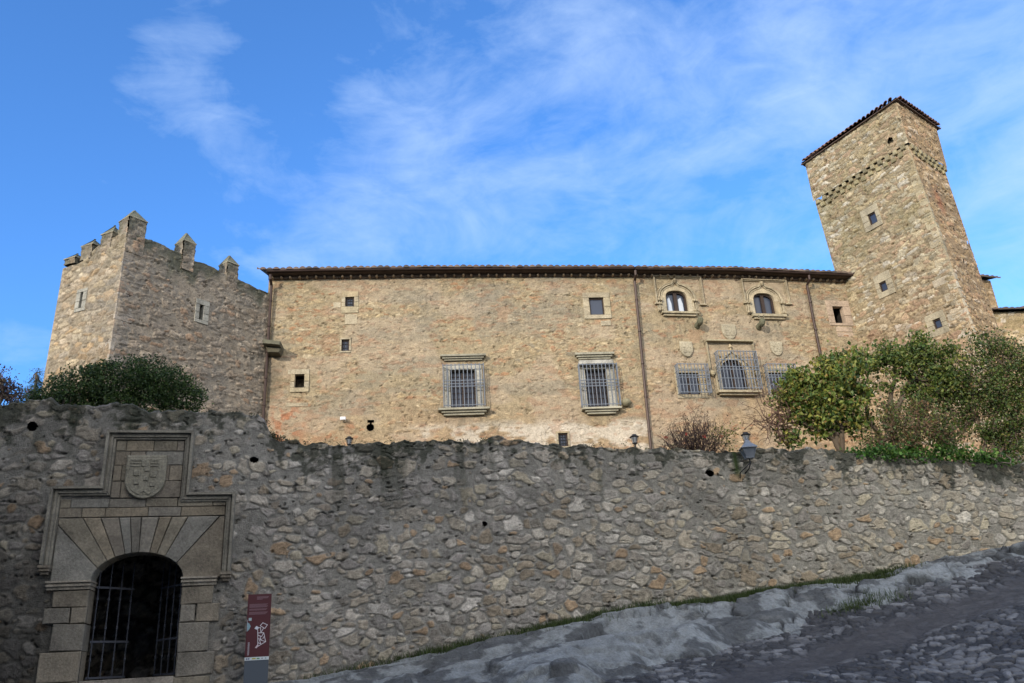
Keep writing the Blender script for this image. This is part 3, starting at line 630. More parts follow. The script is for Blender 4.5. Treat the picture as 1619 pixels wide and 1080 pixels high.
def arched(f, root, holes, zones, op, rise=.28, glass=True, kind='window', curtain=False, pw=.75):
    r = f.rect(*op); c = (r[0]+r[1])/2; a = (r[1]-r[0])/2; rz = (r[3]-r[2])*rise; sz = r[3]-rz
    holes += [('r', r[0]-.02, r[1]+.02, r[2]-.02, sz), ('e', c, sz, a*1.09, rz*1.14)]
    zones.append((r[0]-.75, r[1]+.75, r[2]-.7, r[3]+.55, 1))
    mb = MB(); q = .2; n = 12; dep = .3
    def bk_(A, B, t): return (c+A*math.copysign(abs(math.cos(t))**pw, math.cos(t)), sz+B*abs(math.sin(t))**pw)
    for u0, u1 in ((r[0]-q, r[0]), (r[1], r[1]+q)): rblock(mb, f, u0, u1, r[2], sz, -dep, .03, SP(), .012)
    for k in range(n):
        t0 = math.pi*k/n; t1 = math.pi*(k+1)/n
        P = [bk_(a, rz, t0), bk_(a+q, rz+q, t0), bk_(a+q, rz+q, t1), bk_(a, rz, t1)]
        pblock(mb, f, P, -dep, .03, (.37, .31, .21), .006)
    W = mb.build(kind, MAT['ashlar'], root)
    mb = MB(); bx(mb, f, r[0]-.03, r[1]+.03, r[2]-.03, r[3]+.03, -.21, -.18); mb.build('pane', MAT['glass'], W)
    mb = MB(); bx(mb, f, c-.07, c+.07, r[2], r[3]-.0, -.175, -.10); bx(mb, f, r[0], r[0]+.09, r[2], sz+.05, -.175, -.10); bx(mb, f, r[1]-.09, r[1], r[2], sz+.05, -.175, -.10)
    bx(mb, f, r[0]+.09, c-.07, r[2], r[2]+.07, -.175, -.10); bx(mb, f, c+.07, r[1]-.09, r[2], r[2]+.07, -.175, -.10)
    for k in range(n):
        t0 = math.pi*k/n; t1 = math.pi*(k+1)/n; s = .07
        P = [bk_(a-s, rz-s, t0), bk_(a, rz, t0), bk_(a, rz, t1), bk_(a-s, rz-s, t1)]
        pblock(mb, f, P, -.17, -.095, (.04, .03, .02), 0)
    mb.build('sash', MAT['wood'], W)
    if curtain:
        for (p, s_) in ((-.56, .22), (.50, .22)):
            mb = MB(); pp = [(c+a*(p-s_), r[2]+.08), (c+a*(p+s_), r[2]+.08), (c+a*(p+s_*.9), r[2]+(r[3]-r[2])*.5), (c+a*(p+s_*.2), r[2]+(r[3]-r[2])*.78), (c+a*(p-s_), r[2]+(r[3]-r[2])*.68)]
            pblock(mb, f, pp, -.178, -.172, (.42, .46, .52), 0)
            mb.build('curtain', MAT['sign'], W)
    return W, r, (c, a, rz, sz)
# --- left half of the palace front
window(FA, palace, hA, zA, (546, 470, 560, 485), (540, 461, 567, 495), bars=(3, 2))
window(FA, palace, hA, zA, (540, 537, 552, 555), None, bars=(2, 2))
window(FA, palace, hA, zA, (466, 592, 481, 613), (459, 584, 489, 620), glass=False)
window(FA, palace, hA, zA, (932, 471, 955, 498), (922, 463, 965, 504))
window(FA, palace, hA, zA, (883, 685, 898, 706), None, bars=(3, 3))
for q in ((545, 497, 565, 513), (452, 637, 487, 643), (527, 478, 539, 487), (455, 585, 459.5, 592), (950, 507, 966, 515)): r = FA.rect(*q); mb = MB(); rblock(mb, FA, *r[:2], *r[2:], -.1, .02, SP(1.02), .015); mb.build('dressed_block', MAT['ashlar'], palace)
for n_, (op, cagep, corn, sill, lint) in enumerate((((712, 585, 752, 646), (701, 579, 765, 646), (696, 563, 768, 571), (693, 648, 774, 658), None), ((927, 584, 961, 646), (916, 578, 976, 645), (908, 560, 970, 569), (919, 647, 981, 656), (914, 573, 968, 579)))):
    outer = (cagep[0]+1, 577, cagep[2]-2, 647)
    Wn, r, o = window(FA, palace, hA, zA, op, outer, col=(.31, .30, .26), mull=True, dep=.2)
    Wn['label'] = 'tall barred window framed in pale grey stone'
    mb = MB()
    for s in range(-3, 4):
        if s == 0: continue
        u = (r[0]+r[1])/2+s*(r[1]-r[0])/8.5; bx(mb, FA, u-.008, u+.008, r[2]+.05, r[3]-.05, -.198, -.16)
    for s in range(1, 7): z = r[2]+(r[3]-r[2])*s/7; bx(mb, FA, r[0]+.05, r[1]-.05, z-.008, z+.008, -.198, -.162)
    mb.build('glazing_bars', MAT['wood'], Wn)
    cage(FA, Wn, cagep, 11, (0.03, .46, .53, .60, .97), .3)
    c = FA.rect(*corn); mb = MB()
    for (k0, k1, d, ins) in ((0, .3, .10, .14), (.3, .62, .17, .07), (.62, 1, .24, 0)): rblock(mb, FA, c[0]+ins, c[1]-ins, c[2]+(c[3]-c[2])*k0+.003, c[2]+(c[3]-c[2])*k1, -.05, d, GREY, .012)
    mb.build('cornice', MAT['ashlar'], Wn)
    c = FA.rect(*sill); mb = MB()
    for (k0, k1, d, ins) in ((0, .35, .16, .2), (.35, .68, .24, .12), (.68, 1, .34, 0)): rblock(mb, FA, c[0]+ins, c[1]-ins, c[2]+(c[3]-c[2])*k0+.003, c[2]+(c[3]-c[2])*k1, -.05, d, shade(GREY, 1.02 if n_ == 0 else 1.25), .012)
    mb.build('sill', MAT['ashlar'], Wn)
    if lint:
        c = FA.rect(*lint); mb = MB(); rblock(mb, FA, c[0], c[1], c[2], c[3], -.05, .3, (.34, .33, .29), .04); mb.build('lintel', MAT['ashlar'], Wn)
    if n_ == 0: zA.append((r[0]-.8, r[1]+.6, r[3]+.3, r[3]+1.0, .9)); zA.append((r[1]+.3, r[1]+2.2, r[2]-.1, r[2]+.5, .6))
# keyhole loop
k0 = FA.px(586, 667); k1 = FA.px(585.5, 676); hA += [('r', k0[0]-.13, k0[0]+.13, k0[1]-.03, k0[1]+.06), ('r', k0[0]-.05, k0[0]+.05, k1[1], k0[1]), ('e', k1[0], k1[1], .14, .14)]
c = FA.rect(576, 660, 594, 686); zA.append((c[0], c[1], c[2], c[3], 1)); mb = MB(); recess(mb, FA, k0[0]-.25, k0[0]+.25, k1[1]-.25, k0[1]+.12, .6, (.03, .028, .025), -.06); mb.build('keyhole_loop', MAT['rubble'], palace)
# round boss
def boss(f, root, x, y, rr, name, d=.35, col=(.22, .20, .13)):
    u, z = f.px(x, y); mb = MB(); n = 9; vs = []; fs = []
    k = 12
    for i in range(n):
        t = i/(n-1); r_ = rr*math.sin(math.pi*(.12+.80*t))**.7; 
        for j in range(k):
            th = 2*math.pi*j/k; jj = 1+.12*(hsh(np.array(i), np.array(j), 5)-.5); vs.append(f.pt(u+r_*jj*math.cos(th), z+r_*.8*jj*math.sin(th), -.05+d*t))
    for i in range(n-1):
        for j in range(k): fs.append([i*k+j, i*k+(j+1) % k, (i+1)*k+(j+1) % k, (i+1)*k+j])
    fs.append([(n-1)*k+j for j in range(k)]); mb.add(vs, fs, col); return mb.build(name, MAT['rubble'], root, True)
boss(FA, palace, 989, 638, .2, 'stone_boss')
# stone drain spout by the left corner
u, z = FA.px(436, 553); mb = MB()
pblock(mb, FA, [(u-.35, z-.02), (u+.28, z-.1), (u+.3, z+.05), (u-.35, z+.16)], -.1, .75, (.13, .125, .09), .03)
pblock(mb, FA, [(u-.2, z-.28), (u+.22, z-.3), (u+.28, z-.12), (u-.28, z-.05)], -.1, .5, (.11, .10, .07), .03); mb.build('drain_spout', MAT['rubble'], palace)
# --- right half
for n_, (op, alf, sill, rr) in enumerate((((1053, 460, 1087, 495), (1037, 441, 1107, 481), (1045, 495, 1103, 500), .36), ((1192, 464, 1225, 499), (1176, 446, 1242, 480), (1188, 499, 1241, 505), .36))):
    Wn, r, (c, a, rz, sz) = arched(FB, palace, hB, zB, op, rr, curtain=(n_ == 0))
    Wn['label'] = 'double casement under a carved ogee arch'
    mb = MB()
    def og(k):   # ogee outline
        pts = []
        for i in range(0, 11):
            t = i/10; x = -(a+k)*(1-t**1.0); y = math.sqrt(max(0, 1-(1-min(t, .8)/.999)**2))*(rz+k*.9)
            if t > .8: y += (t-.8)/.2*.20
            pts.append((c+x, sz+y))
        return [(c-a-k, r[2]+.02)]+pts+[(2*c-p[0], p[1]) for p in pts[::-1][1:]]+[(c+a+k, r[2]+.02)]
    for (k, w, d) in ((.20, .045, .06), (.29, .05, .09), (.37, .035, .055)): band(mb, FB, og(k), 0, w, -.02, d, (.34, .29, .20), .01)
    for sx in (-1, 1):
        for dz in (.0, .45):
            for k in (.24, .36):
                pp = [(c+sx*(a+k)+.05*math.cos(j*math.pi/3), sz-.1-dz+.06*math.sin(j*math.pi/3)) for j in range(6)]; pblock(mb, FB, pp, 0, .17, (.31, .26, .175), .015)
    mb.lathe(FB.pt(c, sz+rz+.42, .1), [(.02, -.1), (.06, -.04), (.09, 0), (.05, .05), (.02, .1)], (.31, .26, .175), 8)
    mb.build('ogee_moulding', MAT['ashlar'], Wn)
    A = FB.rect(*alf); mb = MB(); path = [(A[0], A[2]), (A[0], A[3]), (A[1], A[3]), (A[1], A[2])]
    for (o0, o1, d) in ((0, .035, .07), (.036, .075, .13)): band(mb, FB, path, o0, o1, -.02, d, (.32, .27, .185), .006)
    for u in (A[0], A[1]): rblock(mb, FB, u-.14, u+.14, A[2]-.06, A[2], -.02, .14, (.31, .265, .18), .01)
    mb.build('label_moulding', MAT['ashlar'], Wn)
    c_ = FB.rect(*sill); mb = MB(); rblock(mb, FB, c_[0], c_[1], c_[2]+.06, c_[3], -.05, .2, (.32, .275, .185), .012); rblock(mb, FB, c_[0]+.08, c_[1]-.08, c_[2]-.03, c_[2]+.057, -.05, .12, (.33, .28, .19), .012); mb.build('sill', MAT['ashlar'], Wn)
def gargoyle(x, y):
    u, z = FB.px(x, y); mb = MB(); pr = [(.13, 0), (.14, .10), (.10, .18), (.10, .26), (.15, .33), (.165, .43), (.12, .5), (.05, .54)]; vs = []; k = 10
    for i, (r_, d) in enumerate(pr):
        for j in range(k):
            th = 2*math.pi*j/k; q = r_*(1+.25*(hsh(np.array(i*3), np.array(j), 9)-.5)); vs.append(FB.pt(u+q*.8*math.cos(th), z-.12+d*.2+q*1.1*math.sin(th), d-.02))
    fs = [[i*k+j, i*k+(j+1) % k, (i+1)*k+(j+1) % k, (i+1)*k+j] for i in range(len(pr)-1) for j in range(k)]+[[(len(pr)-1)*k+j for j in range(k)]]
    mb.add(vs, fs, (.11, .108, .07))
    for s in (-1, 1): mb.prism([FB.pt(u+s*.1-.03, z+.18, .42), FB.pt(u+s*.1+.03, z+.18, .42), FB.pt(u+s*.12, z+.3, .4)], [FB.pt(u+s*.1-.03, z+.18, .34), FB.pt(u+s*.1+.03, z+.18, .34), FB.pt(u+s*.12, z+.3, .36)], (.15, .14, .1))
    mb.build('gargoyle', MAT['rubble'], palace)
gargoyle(1101, 512); gargoyle(1198, 514); boss(FB, palace, 1241, 513, .19, 'stone_boss', .12, (.34, .27, .18))
for (x, y0, y1, w) in ((1150, 514, 538, 22), (1083, 541, 565, 20), (1225, 541, 563, 19)):
    u, z1 = FB.px(x, y0); _, z0 = FB.px(x, y1); ww = FB.px(x+w/2, (y0+y1)/2)[0]-FB.px(x-w/2, (y0+y1)/2)[0]
    shield(FB, palace, u, z1, ww, z1-z0, (.34, .30, .215), .02, .07, pointed=True); zB.append((u-.35, u+.35, z0-.15, z1+.15, 1))
A = FB.rect(1121, 543, 1191, 588); mb = MB(); path = [(A[0], A[2]), (A[0], A[3]), (A[1], A[3]), (A[1], A[2])]
for (o0, o1, d) in ((0, .03, .06), (.031, .06, .1)): band(mb, FB, path, o0, o1, -.02, d, (.31, .265, .18), .006)
rblock(mb, FB, A[0]-.08, A[1]+.02, A[3]+.02, A[3]+.09, -.02, .22, (.29, .25, .165), .01); zB.append((A[0]-.6, A[1]+.7, A[2]-2.0, A[3]+.4, .95))
for u in (A[0], A[1]):
    mb.lathe(FB.pt(u, A[2]-.08, .1), [(.03, -.14), (.10, -.08), (.12, 0), (.1, .06), (.03, .1)], (.33, .28, .18), 8)
mb.build('label_moulding', MAT['ashlar'], palace)
Wn, r, _ = arched(FB, palace, hB, zB, (1140, 569, 1181, 620), .42, pw=.95); cage(FB, Wn, (1133, 559, 1194, 619), 13, (.02, .27, .5, .57, .75, .98), .35); Wn['label'] = 'barred arched window in the centre of the carved group'
mb = MB(); c_ = FB.rect(1132, 620, 1199, 625); rblock(mb, FB, c_[0], c_[1], c_[2]+.04, c_[3], -.05, .3, (.31, .265, .18), .012); rblock(mb, FB, c_[0]+.1, c_[1]-.1, c_[2]-.04, c_[2]+.037, -.05, .18, (.31, .265, .18), .012); mb.build('sill', MAT['ashlar'], Wn)
mb = MB(); band(mb, FB, [(r[0]-.22, r[2]), (r[0]-.22, r[3]-.35), ((r[0]+r[1])/2, r[3]+.32), (r[1]+.22, r[3]-.35), (r[1]+.22, r[2])], 0, .06, -.02, .1, (.32, .27, .185)); mb.lathe(FB.pt((r[0]+r[1])/2, r[3]+.46, .07), [(.02, -.12), (.05, -.06), (.03, 0), (.09, .06), (.05, .12), (.02, .2)], (.38, .31, .2), 8); mb.build('ogee_moulding', MAT['ashlar'], Wn)
for op, cg in (((1073, 590, 1106, 624), (1069, 579, 1117, 625)), ((1217, 590, 1246, 624), (1210, 579, 1255, 625))):
    Wn, r, o = window(FB, palace, hB, zB, op, (op[0]-5, op[1]-10, op[2]+9, op[3]+6), mull=True); cage(FB, Wn, cg, 10, (.02, .28, .52, .6, .76, .98), .32)
window(FB, palace, hB, zB, (1318, 485, 1334, 511), (1308, 476, 1345, 515), glass=False, col=(.34, .26, .19))
for q in ((1322, 517, 1347, 525), (1324, 526, 1349, 533)): r = FB.rect(*q); mb = MB(); rblock(mb, FB, *r[:2], *r[2:], -.1, .03, (.34, .26, .19), .015); mb.build('dressed_block', MAT['ashlar'], palace)
mb = MB(); masonry(mb, FA, 0, FA.w, 6.6, topA, .027, ST_P, 301, hA, zA); mb.build('wall', MAT['facade'], palace, True)
STB = dict(ST_P); STB['cover'] = lambda X, Y: .36+.2*sst(11.5, 9.5, Y+(fbm(X*.5, Y*.5, 335, 3)-.5)*5)
mb = MB(); masonry(mb, FB, 0, FB.w, 6.6, topB, .027, STB, 351, hB, zB)
for f in (FA, FB): mb.add([f.pt(0, 4.3, -.02), f.pt(f.w, 4.3, -.02), f.pt(f.w, 6.7, -.02), f.pt(0, 6.7, -.02)], [[0, 1, 2, 3]], (.45, .35, .23))
mb.build('wall', MAT['facade'], palace, True)
mb = MB()     # body behind the front
bl = [FA.pt(0, 4.4, -.7), FA.pt(FA.w, 4.4, -.7), FB.pt(FB.w, 4.4, -.7), (16, 43, 4.4), (-12, 41, 4.4)]; bh = [np.array([p[0], p[1], 14.3]) for p in bl]
mb.prism(bh, bl, (.4, .32, .22)); mb.build('rear_block', MAT['facade'], palace)
# eaves: corbels, fascia, gutter, tiles
mbc = MB(); mbg = MB(); TU = []
for f, tp in ((FA, topA), (FB, topB)):
    n = int(f.w/.33)
    for i in range(n):
        u = (i+.5+random.uniform(-.1, .1))*f.w/n; z = tp(u); vs = []; k = 8
        for d, rr in ((-.05, .055), (.14, .055), (.20, .04), (.22, .015)):
            for j in range(k): th = 2*math.pi*j/k; vs.append(f.pt(u+rr*math.cos(th), z-.02+rr*math.sin(th), d))
        mbc.add(vs, [[i_*k+j, i_*k+(j+1) % k, (i_+1)*k+(j+1) % k, (i_+1)*k+j] for i_ in range(3) for j in range(k)]+[[24+j for j in range(k)]], shade((.27, .20, .13), random.uniform(.7, 1.2)))
    m_ = 16
    for i in range(m_):
        u0, u1 = f.w*i/m_, f.w*(i+1)/m_; z0, z1 = tp(u0), tp(u1)
        mbc.prism([f.pt(u0, z0-.06, .09), f.pt(u1, z1-.06, .09), f.pt(u1, z1+.05, .09), f.pt(u0, z0+.05, .09)], [f.pt(u0, z0-.06, -.3), f.pt(u1, z1-.06, -.3), f.pt(u1, z1+.05, -.3), f.pt(u0, z0+.05, -.3)], (.10, .07, .05))
        mbc.prism([f.pt(u0, z0+.055, .40), f.pt(u1, z1+.055, .40), f.pt(u1, z1+.13, .40), f.pt(u0, z0+.13, .40)], [f.pt(u0, z0+.055, -.3), f.pt(u1, z1+.055, -.3), f.pt(u1, z1+.13, -.3), f.pt(u0, z0+.13, -.3)], (.07, .05, .04))
    mbg.tube([f.pt(f.w*i/m_, tp(f.w*i/m_)+.12, .47) for i in range(m_+1)], .065, k=8)
mbc.build('eaves_cornice', MAT['ashlar'], palace); mbg.build('gutter', MAT['copper'], palace)
def tile_roof(mb, f, tp, u0, u1, d0, back, slope, pitch=.25, cols=((.075, .055, .045), (.10, .07, .055), (.06, .05, .045), (.12, .09, .07)), hump=.075):
    nu = int((u1-u0)/.03); us = np.linspace(u0, u1, nu); dd = np.concatenate([[d0-.0], np.linspace(d0, -back, 16)])
    U, Dd = np.meshgrid(us, dd); tpv = np.array([tp(u) for u in us])[None]; ph = np.abs(np.sin(np.pi*U/pitch))
    Z = tpv+.16+hump*ph**.8+(d0-Dd)*slope+(vn(np.floor(U/pitch), Dd*0, 61)-.5)*.03; Z[0] = tpv+.13
    ci = (hsh(np.floor(U/pitch), np.floor(Dd*2.2), 62)*len(cols)).astype(int) % len(cols); C = np.array(cols)[ci]
    jit = (hsh(np.floor(U/pitch), U*0, 63)-.5)*.06; D2 = Dd.copy(); D2[:2] += jit[:2]
    P = f.pt(U, Z, D2); idx = np.arange(U.size).reshape(U.shape); Q = np.stack([idx[:-1, :-1], idx[:-1, 1:], idx[1:, 1:], idx[1:, :-1]], -1).reshape(-1, 4)
    mb.grid(P.reshape(-1, 3), Q, C.reshape(-1, 3))
mb = MB(); tile_roof(mb, FA, topA, -.35, FA.w, .56, 5, .32); tile_roof(mb, FB, topB, 0, FB.w, .56, 5, .32); mb.build('roof', MAT['tile'], palace, True)
def pipe(f, pts, d=.12):
    mb = MB(); P = [f.pt(*f.px(*p), d) for p in pts]; u, z = f.px(*pts[0]); P = [f.pt(u, z+.12, .47), f.pt(u, z-.05, .45), f.pt(u, z-.22, .18)]+P[1:]
    mb.tube(P, .055, k=8)
    a, b_ = P[3 if len(P) > 3 else 2], P[-1]
    for k in range(5): q = P[2]+(P[-1]-P[2])*(k+.6)/5.2; mb.lathe(q, [(.07, -.03), (.07, .03)], k=8)
    mb.build('downpipe', MAT['copper'], palace)
pipe(FA, [(1001, 440), (1014, 569), (1028.5, 716)]); pipe(FB, [(1271, 447), (1284, 510), (1303, 605), (1322, 690)]); pipe(FA, [(431, 447), (424.5, 548), (417, 668)])
mb = MB(); q = FA.pt(*FA.px(573, 432), -1.0); mb.lathe(q, [(.08, -.3), (.08, .05), (.12, .06), (.12, .12), (.03, .2)], (.6, .6, .6), 8); mb.build('roof_vent', MAT['sign'], palace)
# ------------------------------------------------------------------ left tower
PAL_T = [(.42, .37, .28), (.48, .42, .33), (.36, .32, .25), (.52, .47, .37), (.40, .33, .24), (.33, .30, .25), (.46, .40, .29), (.44, .34, .22)]
PAL_T2 = [(.36, .31, .25), (.32, .28, .23), (.40, .34, .27), (.29, .26, .22), (.43, .38, .31), (.38, .28, .20), (.34, .29, .23)]
def toneT(zt, amt, sd):
    def fn(C, U, Z, f):
        n = fbm(U*1.5, Z*.4, sd, 4); n2 = fbm(U*5, Z*5, sd+1, 3); m = (sst(.75, 0, zt-Z-(n-.5)*2.2-(n2-.5)*.6)*amt)[..., None]
        C = C*np.array([.69, .65, .60])
        g_ = (sst(.5, .66, fbm(U*.8, Z*.8, sd+5, 3))*.3)[..., None]; C = C*(1-g_)+np.array([.20, .19, .165])*g_
        return C*(1-m)+np.array([.085, .085, .06])*(.6+.8*n2)[..., None]*m
    return fn
Cn = np.array([-12.76, 24.35, 0]); Jn = np.array([-9.1, 29.4, 0]); Ln = np.array([-15.36, 25.36, 0]); Z0, Z1 = 4.4, 14.2
# the shaft widens a little towards its foot
o_ = np.array([-.1, 0, 0])
FT1 = Face(Ln+[-.12, -.05, Z0], Cn+[-.06, -.12, Z0], Ln+[0, 0, Z1], Cn+[0, 0, Z1]); FT2 = Face(Cn+[-.06, -.12, Z0], Jn+[0, 0, Z0], Cn+[0, 0, Z1], Jn+[0, 0, Z1])
ltow = thing('battlement_tower', 'grey stone corner tower with pyramid-capped battlements left of the palace', 'tower', (-12.7, 26.5, 4.4))
h1, z1_, h2, z2_ = [], [], [], []
def slit(f, root, op, outer, hs, zs): return window(f, root, hs, zs, op, outer, glass=False, col=(.27, .26, .22), dep=.2)
slit(FT1, ltow, (127, 463, 131, 487), (121, 458, 137, 492), h1, z1_); slit(FT2, ltow, (314.5, 482, 321, 506), (308, 474, 330, 512), h2, z2_)
mb = MB(); ST1 = dict(cw=.36, ch=.19, warp=.2, mort=.12, amp=.05, pal=PAL_T, mcol=(.36, .32, .25), cover=.12, tone=toneT(14.2, .35, 401), smin=.55, smax=1.4)
ST2 = dict(cw=.30, ch=.14, warp=.2, mort=.12, amp=.045, rad=.66, pal=PAL_T2, mcol=(.35, .315, .26), cover=.40, tone=toneT(14.2, .95, 411), smin=.5, smax=1.6)
zt1 = interp(sorted([FT1.px(127, 417), FT1.px(155, 391), FT1.px(189, 371)])); zt2 = interp([FT2.px(222, 374), FT2.px(262, 391), FT2.px(300, 409), FT2.px(345, 428), FT2.px(385, 447), FT2.px(424, 462)])
zt2b = lambda u: zt2(u)+float((vn(np.array([u*3.]), np.array([1.]), 5)[0]-.5)*.1)
masonry(mb, FT1, 0, FT1.w, 5.2, zt1, .03, ST1, 401, h1, z1_, top=.4); masonry(mb, FT2, 0, FT2.w, 5.2, zt2b, .03, ST2, 431, h2, z2_, top=.4)
mb.build('wall', MAT['facade'], ltow, True)
mb = MB(); hp_ = [Ln+[.35, .3, 13.2], Cn+[0, .6, 13.2], Jn+[-.5, .2, 13.2], Jn+[-4, 3.5, 13.2], Ln+[1.5, 4.5, 13.2]]
mb.prism(hp_, [np.array([p[0], p[1], 4.4]) for p in hp_], (.3, .27, .22)); mb.build('tower_core', MAT['facade'], ltow)
mb = MB(); rnd = random.Random(3)     # corner quoins
z = 4.6; i = 0; e1 = -FT1.u; e2 = FT2.u
while z < 14.0:
    h = rnd.choice((.09, .14, .2, .3)); a, c = (rnd.uniform(.3, .6), rnd.uniform(.1, .3)) if rnd.random() < .5 else (rnd.uniform(.1, .3), rnd.uniform(.3, .6))
    ct = FT1.pt(FT1.w, z, 0); o = rnd.uniform(.0, .022)
    fp = [ct+e1*a+FT1.n*o, ct+e1*a-FT1.n*.15, ct+e1*.15+e2*.15, ct+e2*c-FT2.n*.15, ct+e2*c+FT2.n*o, ct+(FT1.n+FT2.n)*o*.6]
    lo = [np.array([p[0], p[1], z]) for p in fp]; hi = [np.array([p[0], p[1], z+h-.02]) for p in fp]
    mb.prism(hi, lo, shade(random.choice(PAL_T2), rnd.uniform(.6, .95)), .008); z += h; i += 1
mb.build('quoins', MAT['ashlar'], ltow)
def merlon(f, u, z0, z1, z2, w, dn, cut=0):
    """square masonry pillar with a stone pyramid cap"""
    mb = MB(); col = (.34, .30, .24); st = dict(ST2); st['cover'] = .2; st['cw'] = .3; st['ch'] = .18; st['tone'] = toneT(z1+.1, .8, 451)
    c = [f.pt(u-w/2, z0, .02), f.pt(u+w/2, z0, .02), f.pt(u+w/2, z0, .02-dn), f.pt(u-w/2, z0, .02-dn)]
    for k in range(4):
        a, b_ = c[k], c[(k+1) % 4]; ff = Face(a, b_, a+[0, 0, z1-z0], b_+[0, 0, z1-z0]); masonry(mb, ff, 0, ff.w, z0, z1, .04, st, 460+k+int(u*10), edge=(0, 0))
    q = mb.build('merlon', MAT['facade'], ltow, True)
    mb = MB(); o = .04; ctr = sum(c)/4; ctr[2] = 0
    ring = [np.array([p[0], p[1], 0])+(np.array([p[0], p[1], 0])-ctr)*(o*2/w) for p in c]
    mb.prism([p+[0, 0, z1+.05] for p in ring], [p+[0, 0, z1] for p in ring], (.24, .22, .16), .02)
    tip = ctr+[0, 0, z2]; rg = [ctr+(p-ctr)*.94+[0, 0, z1+.045] for p in ring]; mb.add(rg+[tip+[.03, .03, 0], tip+[-.03, .03, 0], tip+[-.03, -.03, 0], tip+[.03, -.03, 0]], [[0, 1, 5, 4], [1, 2, 6, 5], [2, 3, 7, 6], [3, 0, 4, 7], [4, 5, 6, 7]], (.13, .13, .09))
    mb.build('pyramid_cap', MAT['ashlar'], q)
def pz(f, x, y): return f.px(x, y)
for f, xc, yb, yt, yc, w in ((FT2, 297, 410, 384, 369, .55), (FT2, 366, 442, 418, 405, .55)):
    u, z0 = pz(f, xc, yb); merlon(f, u, z0-.45, pz(f, xc, yt)[1]+.02, pz(f, xc, yc)[1]+.12, w-.09, .5)
merlon(FT2, .33, 13.7, pz(FT2, 207, 343)[1], pz(FT2, 207, 328)[1]+.12, .62, .62)
for xc, yt, yc in ((171, 370, 357), (140, 389, 379), (112, 410, 402)):
    u, zq = pz(FT1, xc, yt); u = min(max(u, .32), FT1.w-.1); merlon(FT1, u, 13.8, zq, pz(FT1, xc, yc)[1]+.1, .5, .5)
# ------------------------------------------------------------------ right tower
rtow = thing('tall_tower', 'tall square stone tower with tiled roof rising at the right end of the palace', 'tower', (17.5, 31, 4.4))
JB = np.array([14.75, 32.55, 4.4]); JT = np.array([14.16, 33.0, 18.95]); CB = np.array([17.35, 28.35, 4.4]); CT = np.array([16.577, 28.749, 18.68]); SB = np.array([19.5, 30.62, 4.4]); STp = np.array([19.07, 30.88, 18.9])
FR1 = Face(JB, CB, JT, CT); FR2 = Face(CB, SB, CT, STp)
# storey above the corbels, a little proud
o1 = FR1.n*.12; o2 = FR2.n*.12
J2, C2, S2 = JT+o1-[0, 0, 0], CT+(o1+o2)*.8, STp+o2
J3, C3, S3 = np.array([14.157, 32.996, 20.85])+o1, np.array([16.539, 28.77, 20.9])+(o1+o2)*.8, np.array([19.098, 30.87, 20.85])+o2
FR3 = Face(J2, C2, J3, C3); FR4 = Face(C2, S2, C3, S3)
PAL_R = [(.44, .35, .20), (.40, .32, .19), (.48, .39, .24), (.36, .29, .18), (.50, .43, .29), (.42, .31, .19), (.38, .33, .22), (.56, .50, .38), (.41, .29, .18)]
def toneR(C, U, Z, f):
    n = fbm(U*.7, Z*.5, 491, 4); n2 = fbm(U*4, Z*4, 492, 3)
    pk = sst(13.5, 10.5, Z+(n-.5)*3)[..., None]*.45; C = C*(1-pk)+C*np.array([1.04, .90, .90])*pk
    m = (sst(.50, .66, n+(n2-.5)*.25)*.35*sst(11, 16, Z))[..., None]; C = C*np.array([.73, .735, .76]); return C*(1-m)+np.array([.17, .15, .075])*(.6+.8*n2)[..., None]*m
def toneR2(C, U, Z, f):
    n = fbm(U*.9, Z*.6, 495, 4)[..., None]; C = C*np.array([.80, .71, .67]); k = np.exp(-((U-1.3)/.3)**2-((Z-16.6)/.55)**2)[..., None]; return (C*(1-k)+np.array([.33, .15, .08])*k)*(.85+.3*n)
ST_R = dict(cw=.34, ch=.14, warp=.14, mort=.12, amp=.05, pit=.70, pal=PAL_R, mcol=(.33, .26, .155), cover=.12, tone=toneR, smin=.5, smax=1.5, rot=.3)
h3, z3_ = [], []
for op, ou in (((1373, 336, 1387, 355), (1362, 325, 1394, 364)), ((1390.5, 445, 1403, 461), (1383, 430, 1413, 470)), ((1476.5, 504, 1490, 520), (1465, 493, 1500, 532))): window(FR1, rtow, h3, z3_, op, ou, dep=.07, col=(.30, .26, .18))
mb = MB(); masonry(mb, FR1, 0, FR1.w, 5.2, 18.85, 0.03, ST_R, 501, h3, z3_)
ST_R2 = dict(ST_R); ST_R2['cover'] = .5; ST_R2['tone'] = toneR2; ST_R2['amp'] = .05
hs = [('n', FR2.px(*p)[0], FR2.px(*p)[1], .06, .09) for p in ((1522, 412), (1524, 385), (1494, 325), (1507, 363), (1470, 282), (1482, 303), (1549, 445))]
masonry(mb, FR2, 0, FR2.w, 5.2, 18.85, 0.03, ST_R2, 521, hs)
uN, zN = FR3.px(1408, 223)
masonry(mb, FR3, 0, FR3.w, 18.9, 20.95, 0.03, ST_R, 541, [('n', uN, zN, .13, .18)]); masonry(mb, FR4, 0, FR4.w, 18.9, 20.95, 0.03, ST_R2, 561)
mb.build('wall', MAT['facade'], rtow, True)
for h in hs: mb = MB(); recess(mb, FR2, h[1]-.1, h[1]+.1, h[2]-.12, h[2]+.12, .3, (.06, .05, .04), -.05); mb.build('putlog_hole', MAT['rubble'], rtow)
mb = MB(); recess(mb, FR3, uN-.25, uN+.25, zN-.3, zN+.3, .4, (.07, .06, .04), -.05)
mb.build('putlog_hole', MAT['rubble'], rtow)
mb = MB()
